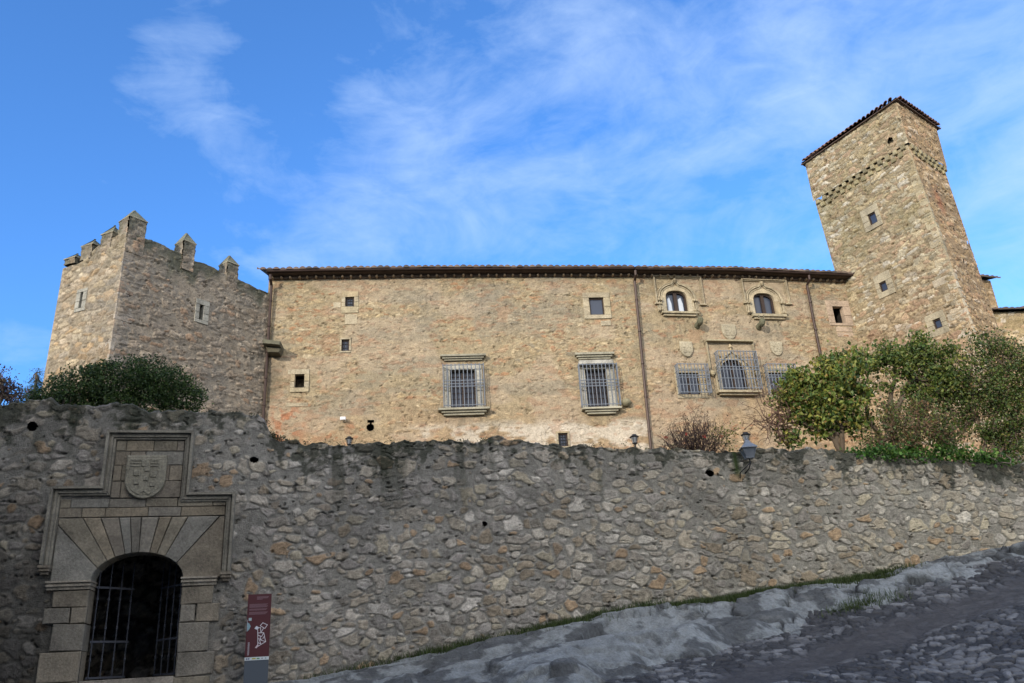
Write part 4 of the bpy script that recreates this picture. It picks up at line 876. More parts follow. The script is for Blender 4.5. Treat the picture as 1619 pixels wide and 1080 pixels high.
def corbels(f, zc, n):
    for i in range(n):
        u = f.w*(i+.5)/n; w = f.w/n*.27; z = zc+random.uniform(-.03, .03)
        rblock(mb, f, u-w, u+w, z-.18, z+.04, -.1, .13, shade((.25, .215, .13), random.uniform(.7, 1.2)), .03, .015)
        w2 = f.w/n*.30; u2 = u+f.w/n*.5
        if i < n-1: rblock(mb, f, u2-w2, u2+w2, z-.40, z-.20, -.1, .09, shade((.27, .23, .13), random.uniform(.7, 1.2)), .03, .015)
corbels(FR1, 18.88, 13); corbels(FR2, 18.88, 9); mb.build('corbel_course', MAT['ashlar'], rtow)
mb = MB(); z = 5.2; i = 0; e1 = -FR1.u; e2 = FR2.u
while z < 18.6:
    low = z < 12.8; h = rnd.uniform(.24, .36) if low else rnd.uniform(.28, .42); L_ = (.55, .95) if low else (.35, .6); a, c = (rnd.uniform(*L_), rnd.uniform(.22, .32)) if i % 2 else (rnd.uniform(.25, .4), rnd.uniform(.4, .6))
    ct = FR1.pt(FR1.w, z, 0); tp_ = FR1.pt(FR1.w, z+h-.02, 0); dv = tp_-ct; o = .03 if low else .012
    fp = [ct+e1*a+FR1.n*o, ct+e1*a-FR1.n*.15, ct+e1*.15+e2*.15, ct+e2*c-FR2.n*.15, ct+e2*c+FR2.n*o, ct+(FR1.n+FR2.n)*o*.6]
    mb.prism([p+dv for p in fp], fp, shade(random.choice([(.40, .35, .26), (.44, .40, .31), (.34, .29, .21)] if low else [(.32, .27, .18), (.34, .29, .19), (.29, .24, .15)]), random.uniform(.85, 1.1)), .012); z += h+(.05 if low else 0); i += 1
mb.build('quoins', MAT['ashlar'], rtow)
# rear of the shaft
bk = SB+JB-CB; mb = MB(); A_ = [JB, CB, SB, bk]; B_ = [J3, C3, S3, S3+J3-C3]
ce = sum(A_)/4; ct_ = sum(B_)/4; mb.prism([ct_+(p-ct_)*.88-[0, 0, .15] for p in B_], [ce+(p-ce)*.88 for p in A_], (.35, .28, .19)); mb.build('tower_core', MAT['facade'], rtow)
# roof: pyramid of tile rows with open eaves
mb = MB(); RC = ct_+[0, 0, 1.3]
def roof_slope(a, b_):
    e = 0.20; nrm = np.cross(b_-a, [0, 0, 1.]); nrm /= np.linalg.norm(nrm); ln = np.linalg.norm(b_-a); u = (b_-a)/ln; n = int(ln/.22)
    for i in range(n):
        c0 = a+u*(i+.5)*ln/n+nrm*e+[0, 0, .02+random.uniform(-.015, .015)]; s = (i+.5)/n; inward = min(s, 1-s)*1.9; c1 = a+u*(i+.5)*ln/n; c1 = c1+(RC-c1)*min(.95, inward+.06); c1 = c1+[0, 0, .03]
        k = 6; vs = []
        for p, r_ in ((c0, .10), (c1, .09)):
            for j in range(k): th = math.pi*j/(k-1); vs.append(p+u*r_*math.cos(th)+np.array([0, 0, 1])*r_*math.sin(th))
            for j in range(k-1, -1, -1): th = math.pi*j/(k-1); vs.append(p+u*(r_-.02)*math.cos(th)+np.array([0, 0, 1])*(r_-.02)*math.sin(th))
        m_ = 2*k; mb.add(vs, [[j, (j+1) % m_, m_+(j+1) % m_, m_+j] for j in range(m_)]+[list(range(m_))[::-1]], random.choice([(.15, .08, .06), (.19, .11, .08), (.12, .075, .06)]))
    mb.add([a+nrm*(e-.1)-u*.15, b_+nrm*(e-.1)+u*.15, RC], [[0, 1, 2]], (.1, .065, .05)); mb.prism([a+nrm*(e-.08)-u*.15-[0, 0, .05], b_+nrm*(e-.08)+u*.15-[0, 0, .05], b_-nrm*.1-[0, 0, .05], a-nrm*.1-[0, 0, .05]], [a+nrm*(e-.08)-u*.15-[0, 0, .08], b_+nrm*(e-.08)+u*.15-[0, 0, .08], b_-nrm*.1-[0, 0, .08], a-nrm*.1-[0, 0, .08]], (.10, .07, .055))
Bq = [J3, C3, S3, S3+J3-C3]
for i in range(4): roof_slope(np.array(Bq[i])+[0, 0, .12], np.array(Bq[(i+1) % 4])+[0, 0, .12])
mb.build('roof', MAT['tile'], rtow)
# rear wing beyond the tall tower
P1 = ray(1541, 412); P1 = P1*(36/np.hypot(*P1[:2])); P2 = ray(1565, 441); P2 = P2*(P1[2]/P2[2])
wing = thing('rear_wing', 'narrow stone wing with tiled eave showing behind the tall tower', 'building', (P2[0], P2[1], 4.4))
z = P1[2]; a = np.array([P2[0], P2[1], 0])*1.0; b_ = a+np.array([.72, .69, 0])*0
Pb = a+np.array([-3.6, -1.2, 0]); mb = MB()
Fw1 = Face(Pb+[0, 0, 4.4], a+[0, 0, 4.4], Pb+[0, 0, z-.1], a+[0, 0, z-.1])
back_ = np.array([.5, 4, 0])
masonry(mb, Fw1, 0, Fw1.w, 6, z-.1, .05, ST_R2, 601); Fw2 = Face(a+[0, 0, 4.4], a+back_+[0, 0, 4.4], a+[0, 0, z-.1], a+back_+[0, 0, z-.1]); masonry(mb, Fw2, 0, Fw2.w, 6, z-.1, .06, ST_R2, 611); mb.build('wall', MAT['facade'], wing, True)
mb = MB(); tile_roof(mb, Fw1, lambda u: z-.22, -.2, Fw1.w+.25, .3, 4.2, .25); mb.build('roof', MAT['tile'], wing, True)
# far right building
P1 = ray(1572, 489); P1 = P1*(38/np.hypot(*P1[:2])); a = np.array([P1[0], P1[1], 0]); 
fr = thing('outbuilding', 'low ochre stone building with tiled eave at the far right edge', 'building', (a[0]+2, a[1], 4.4)); z = P1[2]-.12
b_ = a+np.array([7.5, .6, 0]); Fo = Face(a+[-2, -.1, 4.4], b_+[0, 0, 4.4], a+[-2, -.1, z], b_+[0, 0, z])
STo = dict(ST_R); STo['mcol'] = (.40, .32, .17); STo['cover'] = .3; mb = MB(); masonry(mb, Fo, 0, Fo.w, 5.5, z, .05, STo, 621); mb.prism([Fo.pt(0, z, -.1), Fo.pt(Fo.w, z, -.1), Fo.pt(Fo.w, z, -5), Fo.pt(0, z, -5)], [Fo.pt(0, 4.4, -.1), Fo.pt(Fo.w, 4.4, -.1), Fo.pt(Fo.w, 4.4, -5), Fo.pt(0, 4.4, -5)], (.3, .25, .15)); mb.build('wall', MAT['facade'], fr, True)
mb = MB(); tile_roof(mb, Fo, lambda u: z-.12, -.2, Fo.w, .3, 5.2, .25); mb.build('roof', MAT['tile'], fr, True)
# ------------------------------------------------------------------ unseen houses added behind and left of the viewer to shade the wall
def shading_house(x0, x1, y0, y1, h, label):
    r = thing('shading_house', label, 'house', ((x0+x1)/2, y1, -2.5)); z0 = -4
    f = Face((x1, y1, z0), (x0, y1, z0), (x1, y1, h), (x0, y1, h)); mb = MB()
    mb.prism([f.pt(0, z0, 0), f.pt(f.w, z0, 0), f.pt(f.w, h, 0), f.pt(0, h, 0)], [f.pt(0, z0, -(y1-y0)), f.pt(f.w, z0, -(y1-y0)), f.pt(f.w, h, -(y1-y0)), f.pt(0, h, -(y1-y0))], (.3, .25, .2)); mb.build('wall', MAT['plaster'], r)
    mb = MB(); tile_roof(mb, f, lambda u: h-.1, -.3, f.w+.3, .5, (y1-y0)+.3, .12); mb.build('roof', MAT['tile'], r, True)
    n = int(f.w/3.2)
    for i in range(n):
        for zz_ in (0.8, 4.3, 7.8, 11.3):
            if zz_+1.6 > h: continue
            u = (i+.5)*f.w/n; mb = MB(); frame_blocks(mb, f, (u-.5, u+.5, zz_, zz_+1.5), (u-.65, u+.65, zz_-.15, zz_+1.65), .05, .05, (.4, .36, .3)); w_ = mb.build('window', MAT['ashlar'], r); mb = MB(); bx(mb, f, u-.49, u+.49, zz_+.01, zz_+1.49, .002, .02); mb.build('pane', MAT['glass'], w_)
shading_house(-30, -11.5, -16, 9, 12.3, 'unseen plastered house added on the left to shade the wall')
shading_house(-14, 15, -15, -5.5, 14.3, 'unseen plastered house added directly behind the viewer to shade the wall')
# ------------------------------------------------------------------ plants
def leafset(mb, cen, size, cols, rng, droop=.3, elong=1.7, up=.4):
    n = len(cen); d = rng.normal(size=(n, 3)); d[:, 2] = d[:, 2]*.6+up; d /= np.linalg.norm(d, axis=1)[:, None]
    t = rng.normal(size=(n, 3)); t[:, 2] -= droop; t -= d*(t*d).sum(1)[:, None]; t /= np.linalg.norm(t, axis=1)[:, None]; s = np.cross(d, t)
    L_ = (size*(.6+.8*rng.random(n)))[:, None]; w = L_/elong
    v0 = cen-t*L_*.5; v1 = cen+s*w*.5+d*w*.15-t*L_*.05; v2 = cen+t*L_*.5-d*L_*.1; v3 = cen-s*w*.5+d*w*.15-t*L_*.05
    V = np.stack([v0, v1, v2, v3], 1).reshape(-1, 3); b_ = np.arange(n)*4
    Q = np.concatenate([np.stack([b_, b_+1, b_+2], 1), np.stack([b_, b_+2, b_+3], 1)])
    cols = np.array(cols); ci = rng.integers(0, len(cols), n); C = cols[ci]*(.7+.6*rng.random(n))[:, None]; cl_ = np.repeat(rng.random(n//24+1), 24)[:n]; C = C*(.55+.95*cl_)[:, None]*np.stack([1+.35*(cl_-.5), np.ones(n), np.ones(n)], 1); mb.grid(V, Q, np.repeat(C, 4, 0))
def ppos(x, y, Y):
    d = ray(x, y); return d*(Y/d[1])
def crown_pts(blobs, ncl, nleaf, rng, spread=.22, shell=.5, flat=1.):
    P = []; CC = []
    wts = np.array([b[1]**2 for b in blobs]); wts = wts/wts.sum()
    for (c, r), k in zip(blobs, rng.multinomial(ncl, wts)):
        d = rng.normal(size=(k, 3)); d /= np.linalg.norm(d, axis=1)[:, None]; rr = r*(shell+(1-shell)*rng.random(k))**.6
        rr = rr*(1+.45*(rng.random(k) < .14)); cc = np.array(c)+d*rr[:, None]*np.array([1, .9, flat]); CC.append(cc)
        P.append((cc[:, None]+rng.normal(size=(k, nleaf, 3))*spread*np.array([1, 1, .7])).reshape(-1, 3))
    return np.concatenate(P), np.concatenate(CC)
def limb(mb, a, b_, r0, r1, rng, col, n=6, wob=.12, k=6):
    a = np.array(a, float); b_ = np.array(b_, float); ln = np.linalg.norm(b_-a); P = [a+(b_-a)*i/(n-1)+(rng.normal(size=3)*wob*ln*.3*math.sin(math.pi*i/(n-1))) for i in range(n)]
    mb.tube(P, [r0+(r1-r0)*i/(n-1) for i in range(n)], col, k); return P
def tree(name, label, base, forks, blobs, ncl, nleaf, size, cols, seed, spread=.22, shell=.5, bark=(.09, .07, .05), r0=.09, twigs=60, elong=1.5, extra=None, group=None):
    rng = np.random.default_rng(seed); r = thing(name, label, 'tree' if 'tree' in name else 'shrub', base, group); mb = MB(); base = np.array(base, float); tips = []
    for fk in forks:
        P = [base]+[np.array(q) for q in fk]; m_ = len(P)
        for i in range(m_-1): limb(mb, P[i], P[i+1], r0*(1-.75*i/m_), r0*(1-.75*(i+1)/m_), rng, bark)
        tips += P[1:]
    pts, cc = crown_pts(blobs, ncl, nleaf, rng, spread, shell); tips = np.array(tips)
    for i in rng.choice(len(cc), min(twigs, len(cc)), replace=False):
        t = tips[np.argmin(np.linalg.norm(tips-cc[i], axis=1))]; limb(mb, t, cc[i], r0*.28, .008, rng, bark, 5, .2, 4)
    if extra: extra(mb, rng)
    mb.build('trunk', MAT['bark'], r, True)
    mb = MB(); leafset(mb, pts, size, cols, rng, elong=elong); mb.build('crown', MAT['leaf'], r)
    return r
GR = [(.07, .12, .022), (.09, .14, .025), (.05, .10, .02), (.11, .15, .03), (.14, .17, .035), (.07, .12, .025)]
GY = GR+[(.19, .20, .04), (.16, .12, .035), (.16, .18, .035)]
TZ = 4.45
pp = lambda x, y, Y: tuple(ppos(x, y, Y))
def bpt(x, Y): p = ppos(x, 716, Y); return (p[0], p[1], 4.2)
# broad-leaved tree
Y = 22.5
def bare(mb, rng):
    for i in range(26):
        a = ppos(rng.uniform(1225, 1262), rng.uniform(640, 700), 22.3); b_ = ppos(rng.uniform(1165, 1235), rng.uniform(592, 705), 22.3+rng.uniform(-.4, .4)); P = limb(mb, a, b_, .016, .005, rng, (.10, .06, .045), 7, .35, 4)
        for k in range(3): q = P[rng.integers(2, 6)]; limb(mb, q, q+rng.normal(size=3)*np.array([.25, .15, .22]), .007, .003, rng, (.10, .055, .045), 4, .3, 4)
tree('fruit_tree', 'broad-leaved green tree with bare twigs on its left, on the terrace before the palace', bpt(1327, Y), [[pp(1322, 690, Y), pp(1300, 650, Y), pp(1285, 620, Y)], [pp(1330, 680, Y), pp(1345, 640, Y), pp(1352, 590, Y)], [pp(1318, 695, Y), pp(1262, 665, Y)]],
     [(pp(1280, 622, Y), .62), (pp(1322, 625, Y), .68), (pp(1255, 650, Y), .38), (pp(1335, 582, Y), .50), (pp(1362, 570, Y+.3), .36), (pp(1345, 660, Y), .48), (pp(1292, 668, Y), .45), (pp(1262, 602, Y), .36), (pp(1248, 690, Y), .22), (pp(1305, 590, Y), .4), (pp(1240, 625, Y), .25), (pp(1360, 620, Y), .3)], 330, 28, .12, GY, 5, .15, .35, extra=bare, twigs=70)
# darker tree with leaning trunk
Y = 23.2
tree('orange_tree', 'dark green tree with leaning trunk between two leafier neighbours on the terrace', bpt(1408, Y), [[pp(1392, 690, Y), pp(1372, 660, Y), pp(1366, 610, Y)], [pp(1405, 660, Y), pp(1412, 610, Y), pp(1416, 570, Y)], [pp(1415, 650, Y), pp(1440, 600, Y), pp(1450, 560, Y)]],
     [(pp(1418, 580, Y), .50), (pp(1452, 562, Y), .46), (pp(1385, 568, Y), .30), (pp(1450, 540, Y), .22), (pp(1478, 585, Y), .42), (pp(1475, 610, Y), .4), (pp(1505, 600, Y), .42), (pp(1462, 530, Y), .1), (pp(1405, 610, Y), .25), (pp(1450, 625, Y), .38), (pp(1500, 560, Y), .3), (pp(1400, 555, Y), .25)], 225, 28, .10, [shade(c, .75) for c in GR]+[(.13, .15, .03)], 6, .14, .3, r0=.10, twigs=60)
# big tangled shrub mass right
Y = 23.5
tree('tangled_shrub', 'large tangled dark shrub against the foot of the tall tower at the right', bpt(1560, Y), [[pp(1545, 660, Y), pp(1530, 600, Y)], [pp(1575, 650, Y), pp(1590, 590, Y)], [pp(1600, 670, Y), pp(1625, 600, Y)]],
     [(pp(1545, 600, Y), .75), (pp(1590, 610, Y), .8), (pp(1560, 660, Y), .8), (pp(1615, 650, Y), .8), (pp(1515, 650, Y), .5), (pp(1535, 565, Y), .4), (pp(1580, 570, Y), .45), (pp(1640, 600, Y), .8), (pp(1500, 690, Y), .45), (pp(1600, 700, Y), .6), (pp(1550, 545, Y), .35), (pp(1590, 548, Y), .35), (pp(1625, 565, Y), .5), (pp(1510, 610, Y), .5), (pp(1480, 640, Y), .5)], 680, 28, .08, [shade(c, .68) for c in GR]+[(.10, .075, .035)], 8, .17, .35, twigs=160, r0=.06)
Y = 21.8
tree('bramble_bush', 'low brownish bramble bush spilling behind the wall top below the dark trees', bpt(1425, Y), [[pp(1410, 690, Y)], [pp(1450, 680, Y)]],
     [(pp(1385, 696, Y), .35), (pp(1425, 680, Y), .42), (pp(1470, 670, Y), .45), (pp(1450, 640, Y), .30), (pp(1500, 690, Y), .3), (pp(1405, 650, Y), .3), (pp(1440, 700, Y), .3)], 190, 24, .07, [(.06, .09, .02), (.07, .11, .025), (.10, .12, .03), (.09, .06, .03), (.12, .08, .04)], 9, .15, .2, twigs=130, r0=.03, bark=(.13, .09, .06))
# ivy along the wall top
def ivy():
    rng = np.random.default_rng(12); r = thing('ivy', 'bright green ivy trailing over the wall top at the right', 'ivy', FW.pt(*fw(1450, 722), 0)); P = []; mb = MB()
    for i in range(90):
        x = rng.uniform(1345, 1600); u, z = fw(x, 722+(x-1345)*.035); s = math.sin((x-1345)/255*math.pi); c = FW.pt(u, z+rng.uniform(-.05, .3)*s+.05, rng.uniform(-.35, .12)); P.append(c+rng.normal(size=(26, 3))*np.array([.15, .1, .09]))
        if i % 3 == 0: limb(mb, FW.pt(u, z-.02, -.2), c, .012, .006, rng, (.12, .09, .06), 4, .2, 4)
    a = FW.pt(*fw(1555, 722), .1); mb.tube([a, FW.pt(*fw(1575, 733), .14), FW.pt(*fw(1590, 735), .16), FW.pt(*fw(1594, 728), .1), FW.pt(*fw(1588, 718), 0)], .02, (.16, .13, .10)); mb.build('vine_stems', MAT['bark'], r, True)
    mb = MB(); leafset(mb, np.concatenate(P), .085, [(.06, .15, .02), (.09, .20, .03), (.05, .12, .02), (.12, .22, .04)], rng, elong=1.1); mb.build('foliage', MAT['leaf'], r)
ivy()
# brown thorny bush
def thorn():
    rng = np.random.default_rng(13); Y = 20.6; b0 = np.array(bpt(1098, Y)); r = thing('thorn_bush', 'brown half-bare thorny bush with a few red blooms behind the wall near the right downpipe', 'bush', b0); mb = MB(); T = []
    for i in range(120):
        x = rng.uniform(1042, 1150); top = 652+((x-1098)/56)**2*42+rng.uniform(0, 35); b_ = ppos(x, top, Y+rng.uniform(-.5, .5)); P = limb(mb, b0+rng.normal(size=3)*[.2, .1, 0], b_, .014, .004, rng, (.065, .042, .034), 7, .18, 4); 
        for k in range(9): q = P[rng.integers(2, 7)]; e_ = q+rng.normal(size=3)*np.array([.12, .1, .13])+[0, 0, .06]; mb.tube([q, (q+e_)/2+rng.normal(size=3)*.02, e_], [.005, .004, .002], (.07, .045, .038), 3, False); T.append(e_)
    mb.build('branches', MAT['bark'], r); mb = MB(); T = np.array(T); leafset(mb, T+rng.normal(size=T.shape)*.03, .045, [(.05, .04, .025), (.08, .05, .03), (.06, .06, .025)], rng)
    g_ = [ppos(rng.uniform(1120, 1165), rng.uniform(672, 712), Y)+rng.normal(size=(10, 3))*.06 for _ in range(22)]; leafset(mb, np.concatenate(g_), .06, [(.14, .15, .03), (.10, .12, .03)], rng); mb.build('foliage', MAT['leaf'], r)
    mb = MB()
    for (x, y) in ((1085, 686), (1114, 690), (1141, 689), (1052, 692)):
        c = ppos(x, y, Y-.5); leafset(mb, c+rng.normal(size=(10, 3))*.025, .05, [(.45, .03, .03), (.35, .05, .02)], rng)
    mb.build('blooms', MAT['leaf'], r)
thorn()
# clipped hedge at the left
def hedge():
    rng = np.random.default_rng(15); Y = 19.6; r = thing('hedge', 'dark green rounded hedge standing on the terrace before the battlement tower', 'hedge', bpt(190, Y)); bl = []
    for (x, y, rr) in ((75, 628, .35), (100, 620, .5), (130, 610, .55), (165, 605, .6), (200, 603, .6), (235, 603, .58), (265, 610, .52), (290, 622, .42), (303, 630, .30), (60, 636, .3), (220, 590, .3), (160, 590, .3), (180, 640, .6), (120, 640, .6), (240, 640, .6)): bl.append((pp(x, y+3, Y), rr))
    pts, cc = crown_pts(bl, 900, 30, rng, .10, .55); mb = MB()
    for i in range(60): limb(mb, (cc[i*3][0], cc[i*3][1], 4.3), cc[i*3], .02, .006, rng, (.06, .05, .04), 4, .1, 4)
    mb.build('stems', MAT['bark'], r); mb = MB(); leafset(mb, pts, .065, [(.03, .065, .014), (.04, .08, .018), (.025, .05, .012), (.06, .10, .025)], rng, up=.7); mb.build('foliage', MAT['leaf'], r)
hedge()
tree('purple_tree', 'small reddish-leaved tree at the far left edge above the wall', bpt(5, 27), [[pp(5, 625, 27), pp(0, 600, 27)]], [(pp(5, 615, 27), .5), (pp(-15, 605, 27), .5), (pp(25, 625, 27), .35)], 90, 22, .08, [(.05, .03, .035), (.07, .035, .04), (.04, .04, .03)], 21, .15, .3, twigs=80)
tree('cypress_tree', 'blue-green conifer showing between the reddish tree and the battlement tower', bpt(55, 29), [[pp(55, 640, 29), pp(57, 590, 29)]], [(pp(55, 625, 29), .4), (pp(58, 605, 29), .28), (pp(62, 590, 29), .15), (pp(45, 632, 29), .35)], 130, 26, .06, [(.04, .07, .05), (.05, .085, .06), (.03, .055, .04)], 22, .1, .2, elong=3)
# grass along the wall foot
def grass(name, spots, seed, hgt=.1):
    rng = np.random.default_rng(seed); V = []; Q = []; C = []; k = 0
    for (u, w, su, sw, n) in spots:
        U = u+rng.normal(size=n)*su; Wd = np.abs(w+rng.normal(size=n)*sw); zr = rock_parts(U, Wd)[0]; zc = cob_z(U[None], Wd[None])[0]; Z = np.maximum(zr, zc)
        P = FW.B0[:2]+FW.u[:2]*U[:, None]+FW.n[:2]*Wd[:, None]
        for i in range(n):
            h = hgt*rng.uniform(.5, 1.4); a = rng.uniform(0, 6.28); dx, dy = math.cos(a)*.008, math.sin(a)*.008; lx, ly = rng.normal(size=2)*h*.35
            V += [(P[i, 0]-dx, P[i, 1]-dy, Z[i]-.02), (P[i, 0]+dx, P[i, 1]+dy, Z[i]-.02), (P[i, 0]+lx, P[i, 1]+ly, Z[i]+h)]; Q.append((k, k+1, k+2)); k += 3
            c = np.array([.05, .075, .018])*rng.uniform(.6, 1.5); C += [c, c, c]
    mb = MB(); mb.grid(np.array(V), np.array(Q), np.array(C)); o = mb.build(name, MAT['leaf']); return prop(o, kind='stuff', label='short green grass growing along the foot of the wall', cat='grass')
sp = [(OFF+u, .2, .5, .2, 1700) for u in np.arange(9.0, 17.4, .6)]+[(OFF+u, .1, .4, .06, 160) for u in np.arange(4, 9, .8)]+[(OFF+6.6, .15, .5, .12, 600)]
sp += [(OFF+15.2, 1.9, .5, .12, 500), (OFF+12.0, 9.2, .5, .25, 500)]
grass('grass', sp, 31, .15)
# weeds rooted along the wall top
def weeds():
    rng = np.random.default_rng(55); P = []; 
    for i in range(150):
        u = rng.uniform(4.6, OFF+22) if i > 25 else rng.normal(fw(434, 690)[0], .12); z = ztop0(u); d = rng.uniform(-.3, .06); P.append(FW.pt(u, z+rng.uniform(0, .06), d)+rng.normal(size=(14, 3))*np.array([.06, .05, .035]))
    mb = MB(); leafset(mb, np.concatenate(P), .05, [(.03, .05, .015), (.05, .07, .02), (.06, .06, .03)], rng, elong=2.5, up=.8); prop(mb.build('weeds', MAT['leaf']), label='small dark weeds rooted along the top of the perimeter wall', cat='weeds', kind='stuff')
weeds()
# ------------------------------------------------------------------ small things
# information sign
def infosign():
    u0 = (fw(392, 940)[0]); d = .45
    Fs = Face(FW.pt(u0-.03, -.35, d), FW.pt(u0+.49, -.35, d), FW.pt(u0-.03, 1.85, d), FW.pt(u0+.49, 1.85, d))
    L0, zt = Fs.px(395, 940); R0, _ = Fs.px(432, 940); zs = Fs.px(408, 1041)[1]; w = R0-L0
    r = thing('info_sign', 'upright maroon and grey information panel beside the arched gateway', 'sign', Fs.pt(L0+w/2, -.2, 0)); mb = MB(); sh = .02
    bx(mb, Fs, L0-.03, L0+w-.03, zs+.03, zt, -.05, 0, (.075, .018, .022)); mb.build('panel', MAT['sign'], r)
    mb = MB(); bx(mb, Fs, L0-.03, L0+w-.03, -.4, zs-.032, -.06, -.004, (.075, .09, .11)); mb.build('base', MAT['sign'], r)
    mb = MB(); bx(mb, Fs, L0-.03, L0+w-.03, zs-.03, zs+.028, -.055, .001, (.55, .6, .62)); st_ = mb.build('logo_strip', MAT['sign'], r)
    H = zt-zs; X = lambda s: L0-.03+w*s; Z = lambda s: zs+H*s; mb = MB()
    for (a, b_, y0, c) in ((.06, .12, 0, (.02, .03, .1)), (.14, .20, 0, (.02, .05, .2)), (.30, .46, 0, (.4, .38, .03)), (.50, .62, 0, (.08, .25, .1)), (.7, .75, 0, (.2, .2, .25)), (.85, .9, 0, (.2, .25, .3))): bx(mb, Fs, X(a), X(b_), zs-.012, zs+.010, .0015, .003, c)
    mb.build('logos', MAT['sign'], st_)
    mb = MB(); tx = (.20, .12, .14)
    for (a, b_, s) in ((.38, .88, .955), (.38, .85, .938), (.38, .62, .92)): bx(mb, Fs, X(a), X(b_), Z(s)-.006, Z(s)+.006, .001, .003, tx)
    for i, (b_, s) in enumerate(((.86, .84), (.80, .825), (.86, .81), (.83, .795), (.84, .765), (.80, .75), (.86, .715), (.84, .70), (.78, .685))): bx(mb, Fs, X(.08), X(b_), Z(s)-.005, Z(s)+.005, .001, .003, tx)
    mb.build('lettering', MAT['sign'], r); mb = MB()
    for i in range(13): bx(mb, Fs, X(.10), X(.17), Z(.06+.0155*i)-.005, Z(.06+.0155*i)+.005, .001, .003, (.4, .38, .42))
    mb.build('side_lettering', MAT['sign'], r)
    mb = MB(); bx(mb, Fs, X(.08), X(.2), Z(.585), Z(.63), .001, .003, (.35, .45, .47)); bx(mb, Fs, X(.02), X(.035), Z(.42), Z(.6), .001, .0028, (.4, .45, .5))
    Pk = [(X(.04), Z(.42)), (X(.12), Z(.45)), (X(.18), Z(.5)), (X(.12), Z(.54)), (X(.04), Z(.56))]; pblock(mb, Fs, Pk, .001, .0034, (.22, .35, .40), 0)
    def ln(pts, t=.012):
        for p, q in zip(pts[:-1], pts[1:]):
            p = np.array([X(p[0]), Z(p[1])]); q = np.array([X(q[0]), Z(q[1])]); v = q-p; v = v/np.linalg.norm(v); n = np.array([-v[1], v[0]])*t/2; p = p-v*t/2; q = q+v*t/2; pblock(mb, Fs, [p-n, q-n, q+n, p+n], .001, .003+random.random()*.0004, (.62, .6, .64), 0)
    ln([(.58, .50), (.68, .545), (.88, .51), (.78, .455), (.58, .50)]); ln([(.50, .47), (.60, .47), (.62, .39), (.72, .46)]); ln([(.48, .44), (.50, .34), (.52, .20)]); ln([(.50, .39), (.74, .39), (.66, .33), (.50, .36)]); ln([(.74, .39), (.78, .34), (.72, .30)]); ln([(.60, .34), (.62, .28), (.84, .25), (.78, .33)]); ln([(.52, .30), (.66, .29)]); ln([(.46, .17), (.84, .25)]); ln([(.52, .24), (.64, .22), (.58, .28)])
    pblock(mb, Fs, [(X(.34), Z(.46)), (X(.46), Z(.44)), (X(.54), Z(.475)), (X(.42), Z(.50))], .001, .0045, (.6, .62, .68), 0); pblock(mb, Fs, [(X(.40), Z(.165)), (X(.47), Z(.155)), (X(.56), Z(.195)), (X(.50), Z(.21))], .001, .0045, (.55, .45, .48), 0)
    mb.build('site_plan', MAT['sign'], r)
infosign()
# street lantern on the wall
def lantern(c, s, name, label, bracket=True, mat='lamp', group=None):
    c = np.array(c, float); r = thing(name, label, 'lantern', c, group)
    def sq(w, z): return [c+np.array([x*w*s, y*w*s, z*s]) for x, y in ((-1, -1), (1, -1), (1, 1), (-1, 1))]
    mb = MB()
    def fr(a, b_, col=(.1, .1, .1)): mb.add(a+b_, [[i, (i+1) % 4, 4+(i+1) % 4, 4+i] for i in range(4)], col)
    R = [sq(.15, .0), sq(.17, .02), sq(.17, .04)]; 
    fr(R[0], R[1]); fr(R[1], R[2]); mb.add(R[0], [[3, 2, 1, 0]], (.1, .1, .1))
    for i in range(4): a = sq(.15, .03)[i]; b_ = sq(.27, .42)[i]; mb.tube([a, b_], .012*s)
    for i in range(4): a = sq(.27, .42); mb.tube([a[i], a[(i+1) % 4]], .014*s)
    mb.build('frame', MAT[mat], r)
    mb = MB(); fr(sq(.32, .42), sq(.32, .45)); fr(sq(.32, .45), sq(.12, .66)); fr(sq(.12, .66), sq(.12, .70)); fr(sq(.12, .70), sq(.03, .80)); mb.add(sq(.32, .42), [[3, 2, 1, 0]]); mb.add(sq(.03, .80), [[0, 1, 2, 3]]); mb.lathe(c+[0, 0, .82*s], [(.02*s, -.03*s), (.05*s, 0), (.02*s, .05*s), (.005*s, .1*s)], k=8)
    mb.build('cap', MAT[mat], r)
    mb = MB(); fr(sq(.145, .03), sq(.262, .42)); mb.build('glass', MAT['lglass'], r)
    mb = MB(); mb.lathe(c+[0, 0, .2*s], [(.03*s, -.1*s), (.05*s, 0), (.04*s, .1*s)], (.6, .6, .6), 8); mb.build('bulb', MAT['sign'], r)
    return r
u, z = fw(1176, 730); lp = FW.pt(u, z+.0, .3); lr = lantern(lp, .60, 'wall_lantern', 'grey four-sided street lantern on an iron bracket at the top of the perimeter wall')
mb = MB(); mb.tube([lp+[0, 0, .0], lp+[0, 0, -.12], lp-FW.n*.1+[0, 0, -.22], lp-FW.n*.36+[0, 0, -.3]], .016); mb.tube([lp+[0, 0, -.1], lp-FW.u*.12+[0, 0, -.2], lp-FW.u*.2-FW.n*.2+[0, 0, -.3], lp-FW.u*.16-FW.n*.36+[0, 0, -.5]], .012); mb.build('bracket', MAT['iron'], lr)
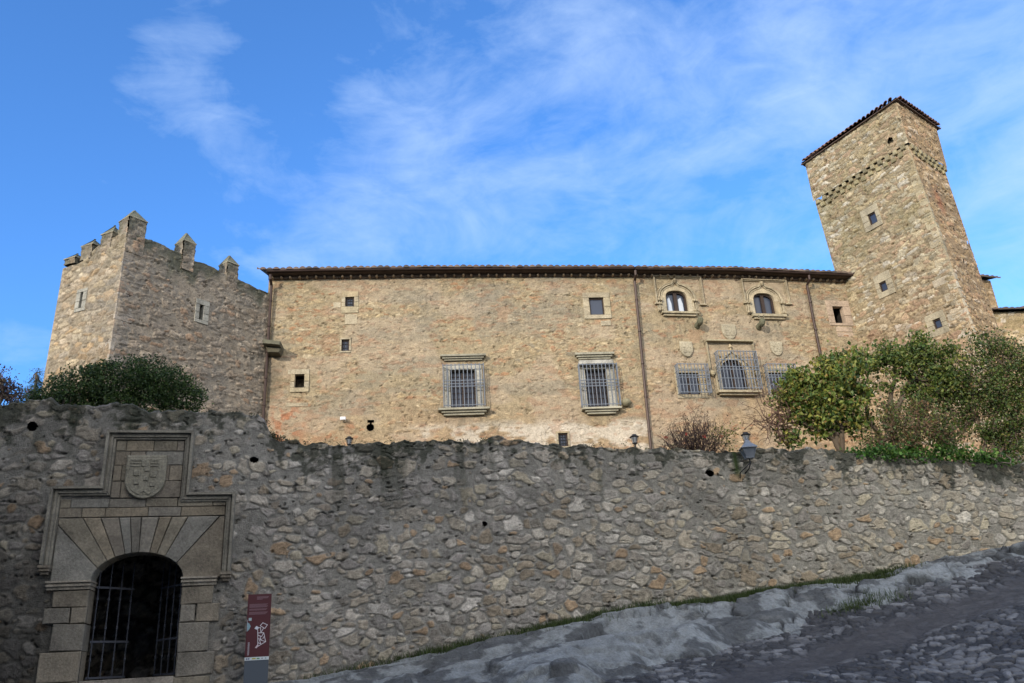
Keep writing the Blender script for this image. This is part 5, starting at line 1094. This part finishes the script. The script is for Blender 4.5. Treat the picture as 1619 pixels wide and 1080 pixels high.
def floodl(x, y, Y, s, label):
    c = ppos(x, y, Y); r = thing('post_lamp', label, 'lamp', (c[0], c[1], 4.4), 'lamps on posts at the foot of the palace'); mb = MB(); mb.tube([(c[0], c[1], 4.4), (c[0], c[1], c[2])], .03); mb.build('post', MAT['iron'], r)
    mb = MB(); mb.lathe(c, [(.14*s, 0), (.16*s, .04*s), (.15*s, .06*s), (.04*s, .08*s)], k=10); mb.lathe(c+[0, 0, .42*s], [(.28*s, 0), (.29*s, .03*s), (.15*s, .12*s), (.13*s, .17*s), (.02*s, .2*s)], k=10)
    for j in range(6): th = j*math.pi/3; mb.tube([c+[.14*s*math.cos(th), .14*s*math.sin(th), .05*s], c+[.24*s*math.cos(th), .24*s*math.sin(th), .43*s]], .012*s, k=4)
    mb.build('head', MAT['iron'], r); mb = MB(); mb.lathe(c+[0, 0, .06*s], [(.11*s, 0), (.2*s, .34*s)], (.5, .5, .5), 10); mb.build('glass', MAT['lglass'], r)
floodl(1004, 702, 27, .55, 'black post lamp just left of the middle downpipe, seen over the wall'); floodl(1181, 700, 27, .6, 'black post lamp directly behind the grey wall lantern'); floodl(552, 704, 27, .5, 'black post lamp under the keyhole loop at the left of the palace')
c = FA.pt(*FA.px(543, 664), .16); r = thing('security_light', 'small white security light fixed to the palace wall left of the keyhole loop', 'lamp', c); mb = MB(); rblock(mb, FA, FA.px(543, 664)[0]-.1, FA.px(543, 664)[0]+.1, c[2]-.06, c[2]+.06, .12, .24, (.75, .75, .78), .02); mb.build('head', MAT['sign'], r); mb = MB(); mb.tube([FA.pt(FA.px(543, 664)[0], c[2]-.02, .0), c], .02, (.5, .5, .5)); mb.build('arm', MAT['sign'], r)
mb = MB(); p_ = ppos(1560, 560, 36.5); pl_ = thing('pergola_frame', 'thin white metal frame standing behind the shrubs at the right edge', 'frame', (p_[0], p_[1], 4.4)); mb.tube([(p_[0], p_[1], 4.4), p_], .035); mb.build('post', MAT['sign'], pl_); mb = MB(); mb.tube([p_, p_+np.array([3.0, .3, .25])], .035, (.5, .5, .5)); mb.build('rail', MAT['sign'], pl_)
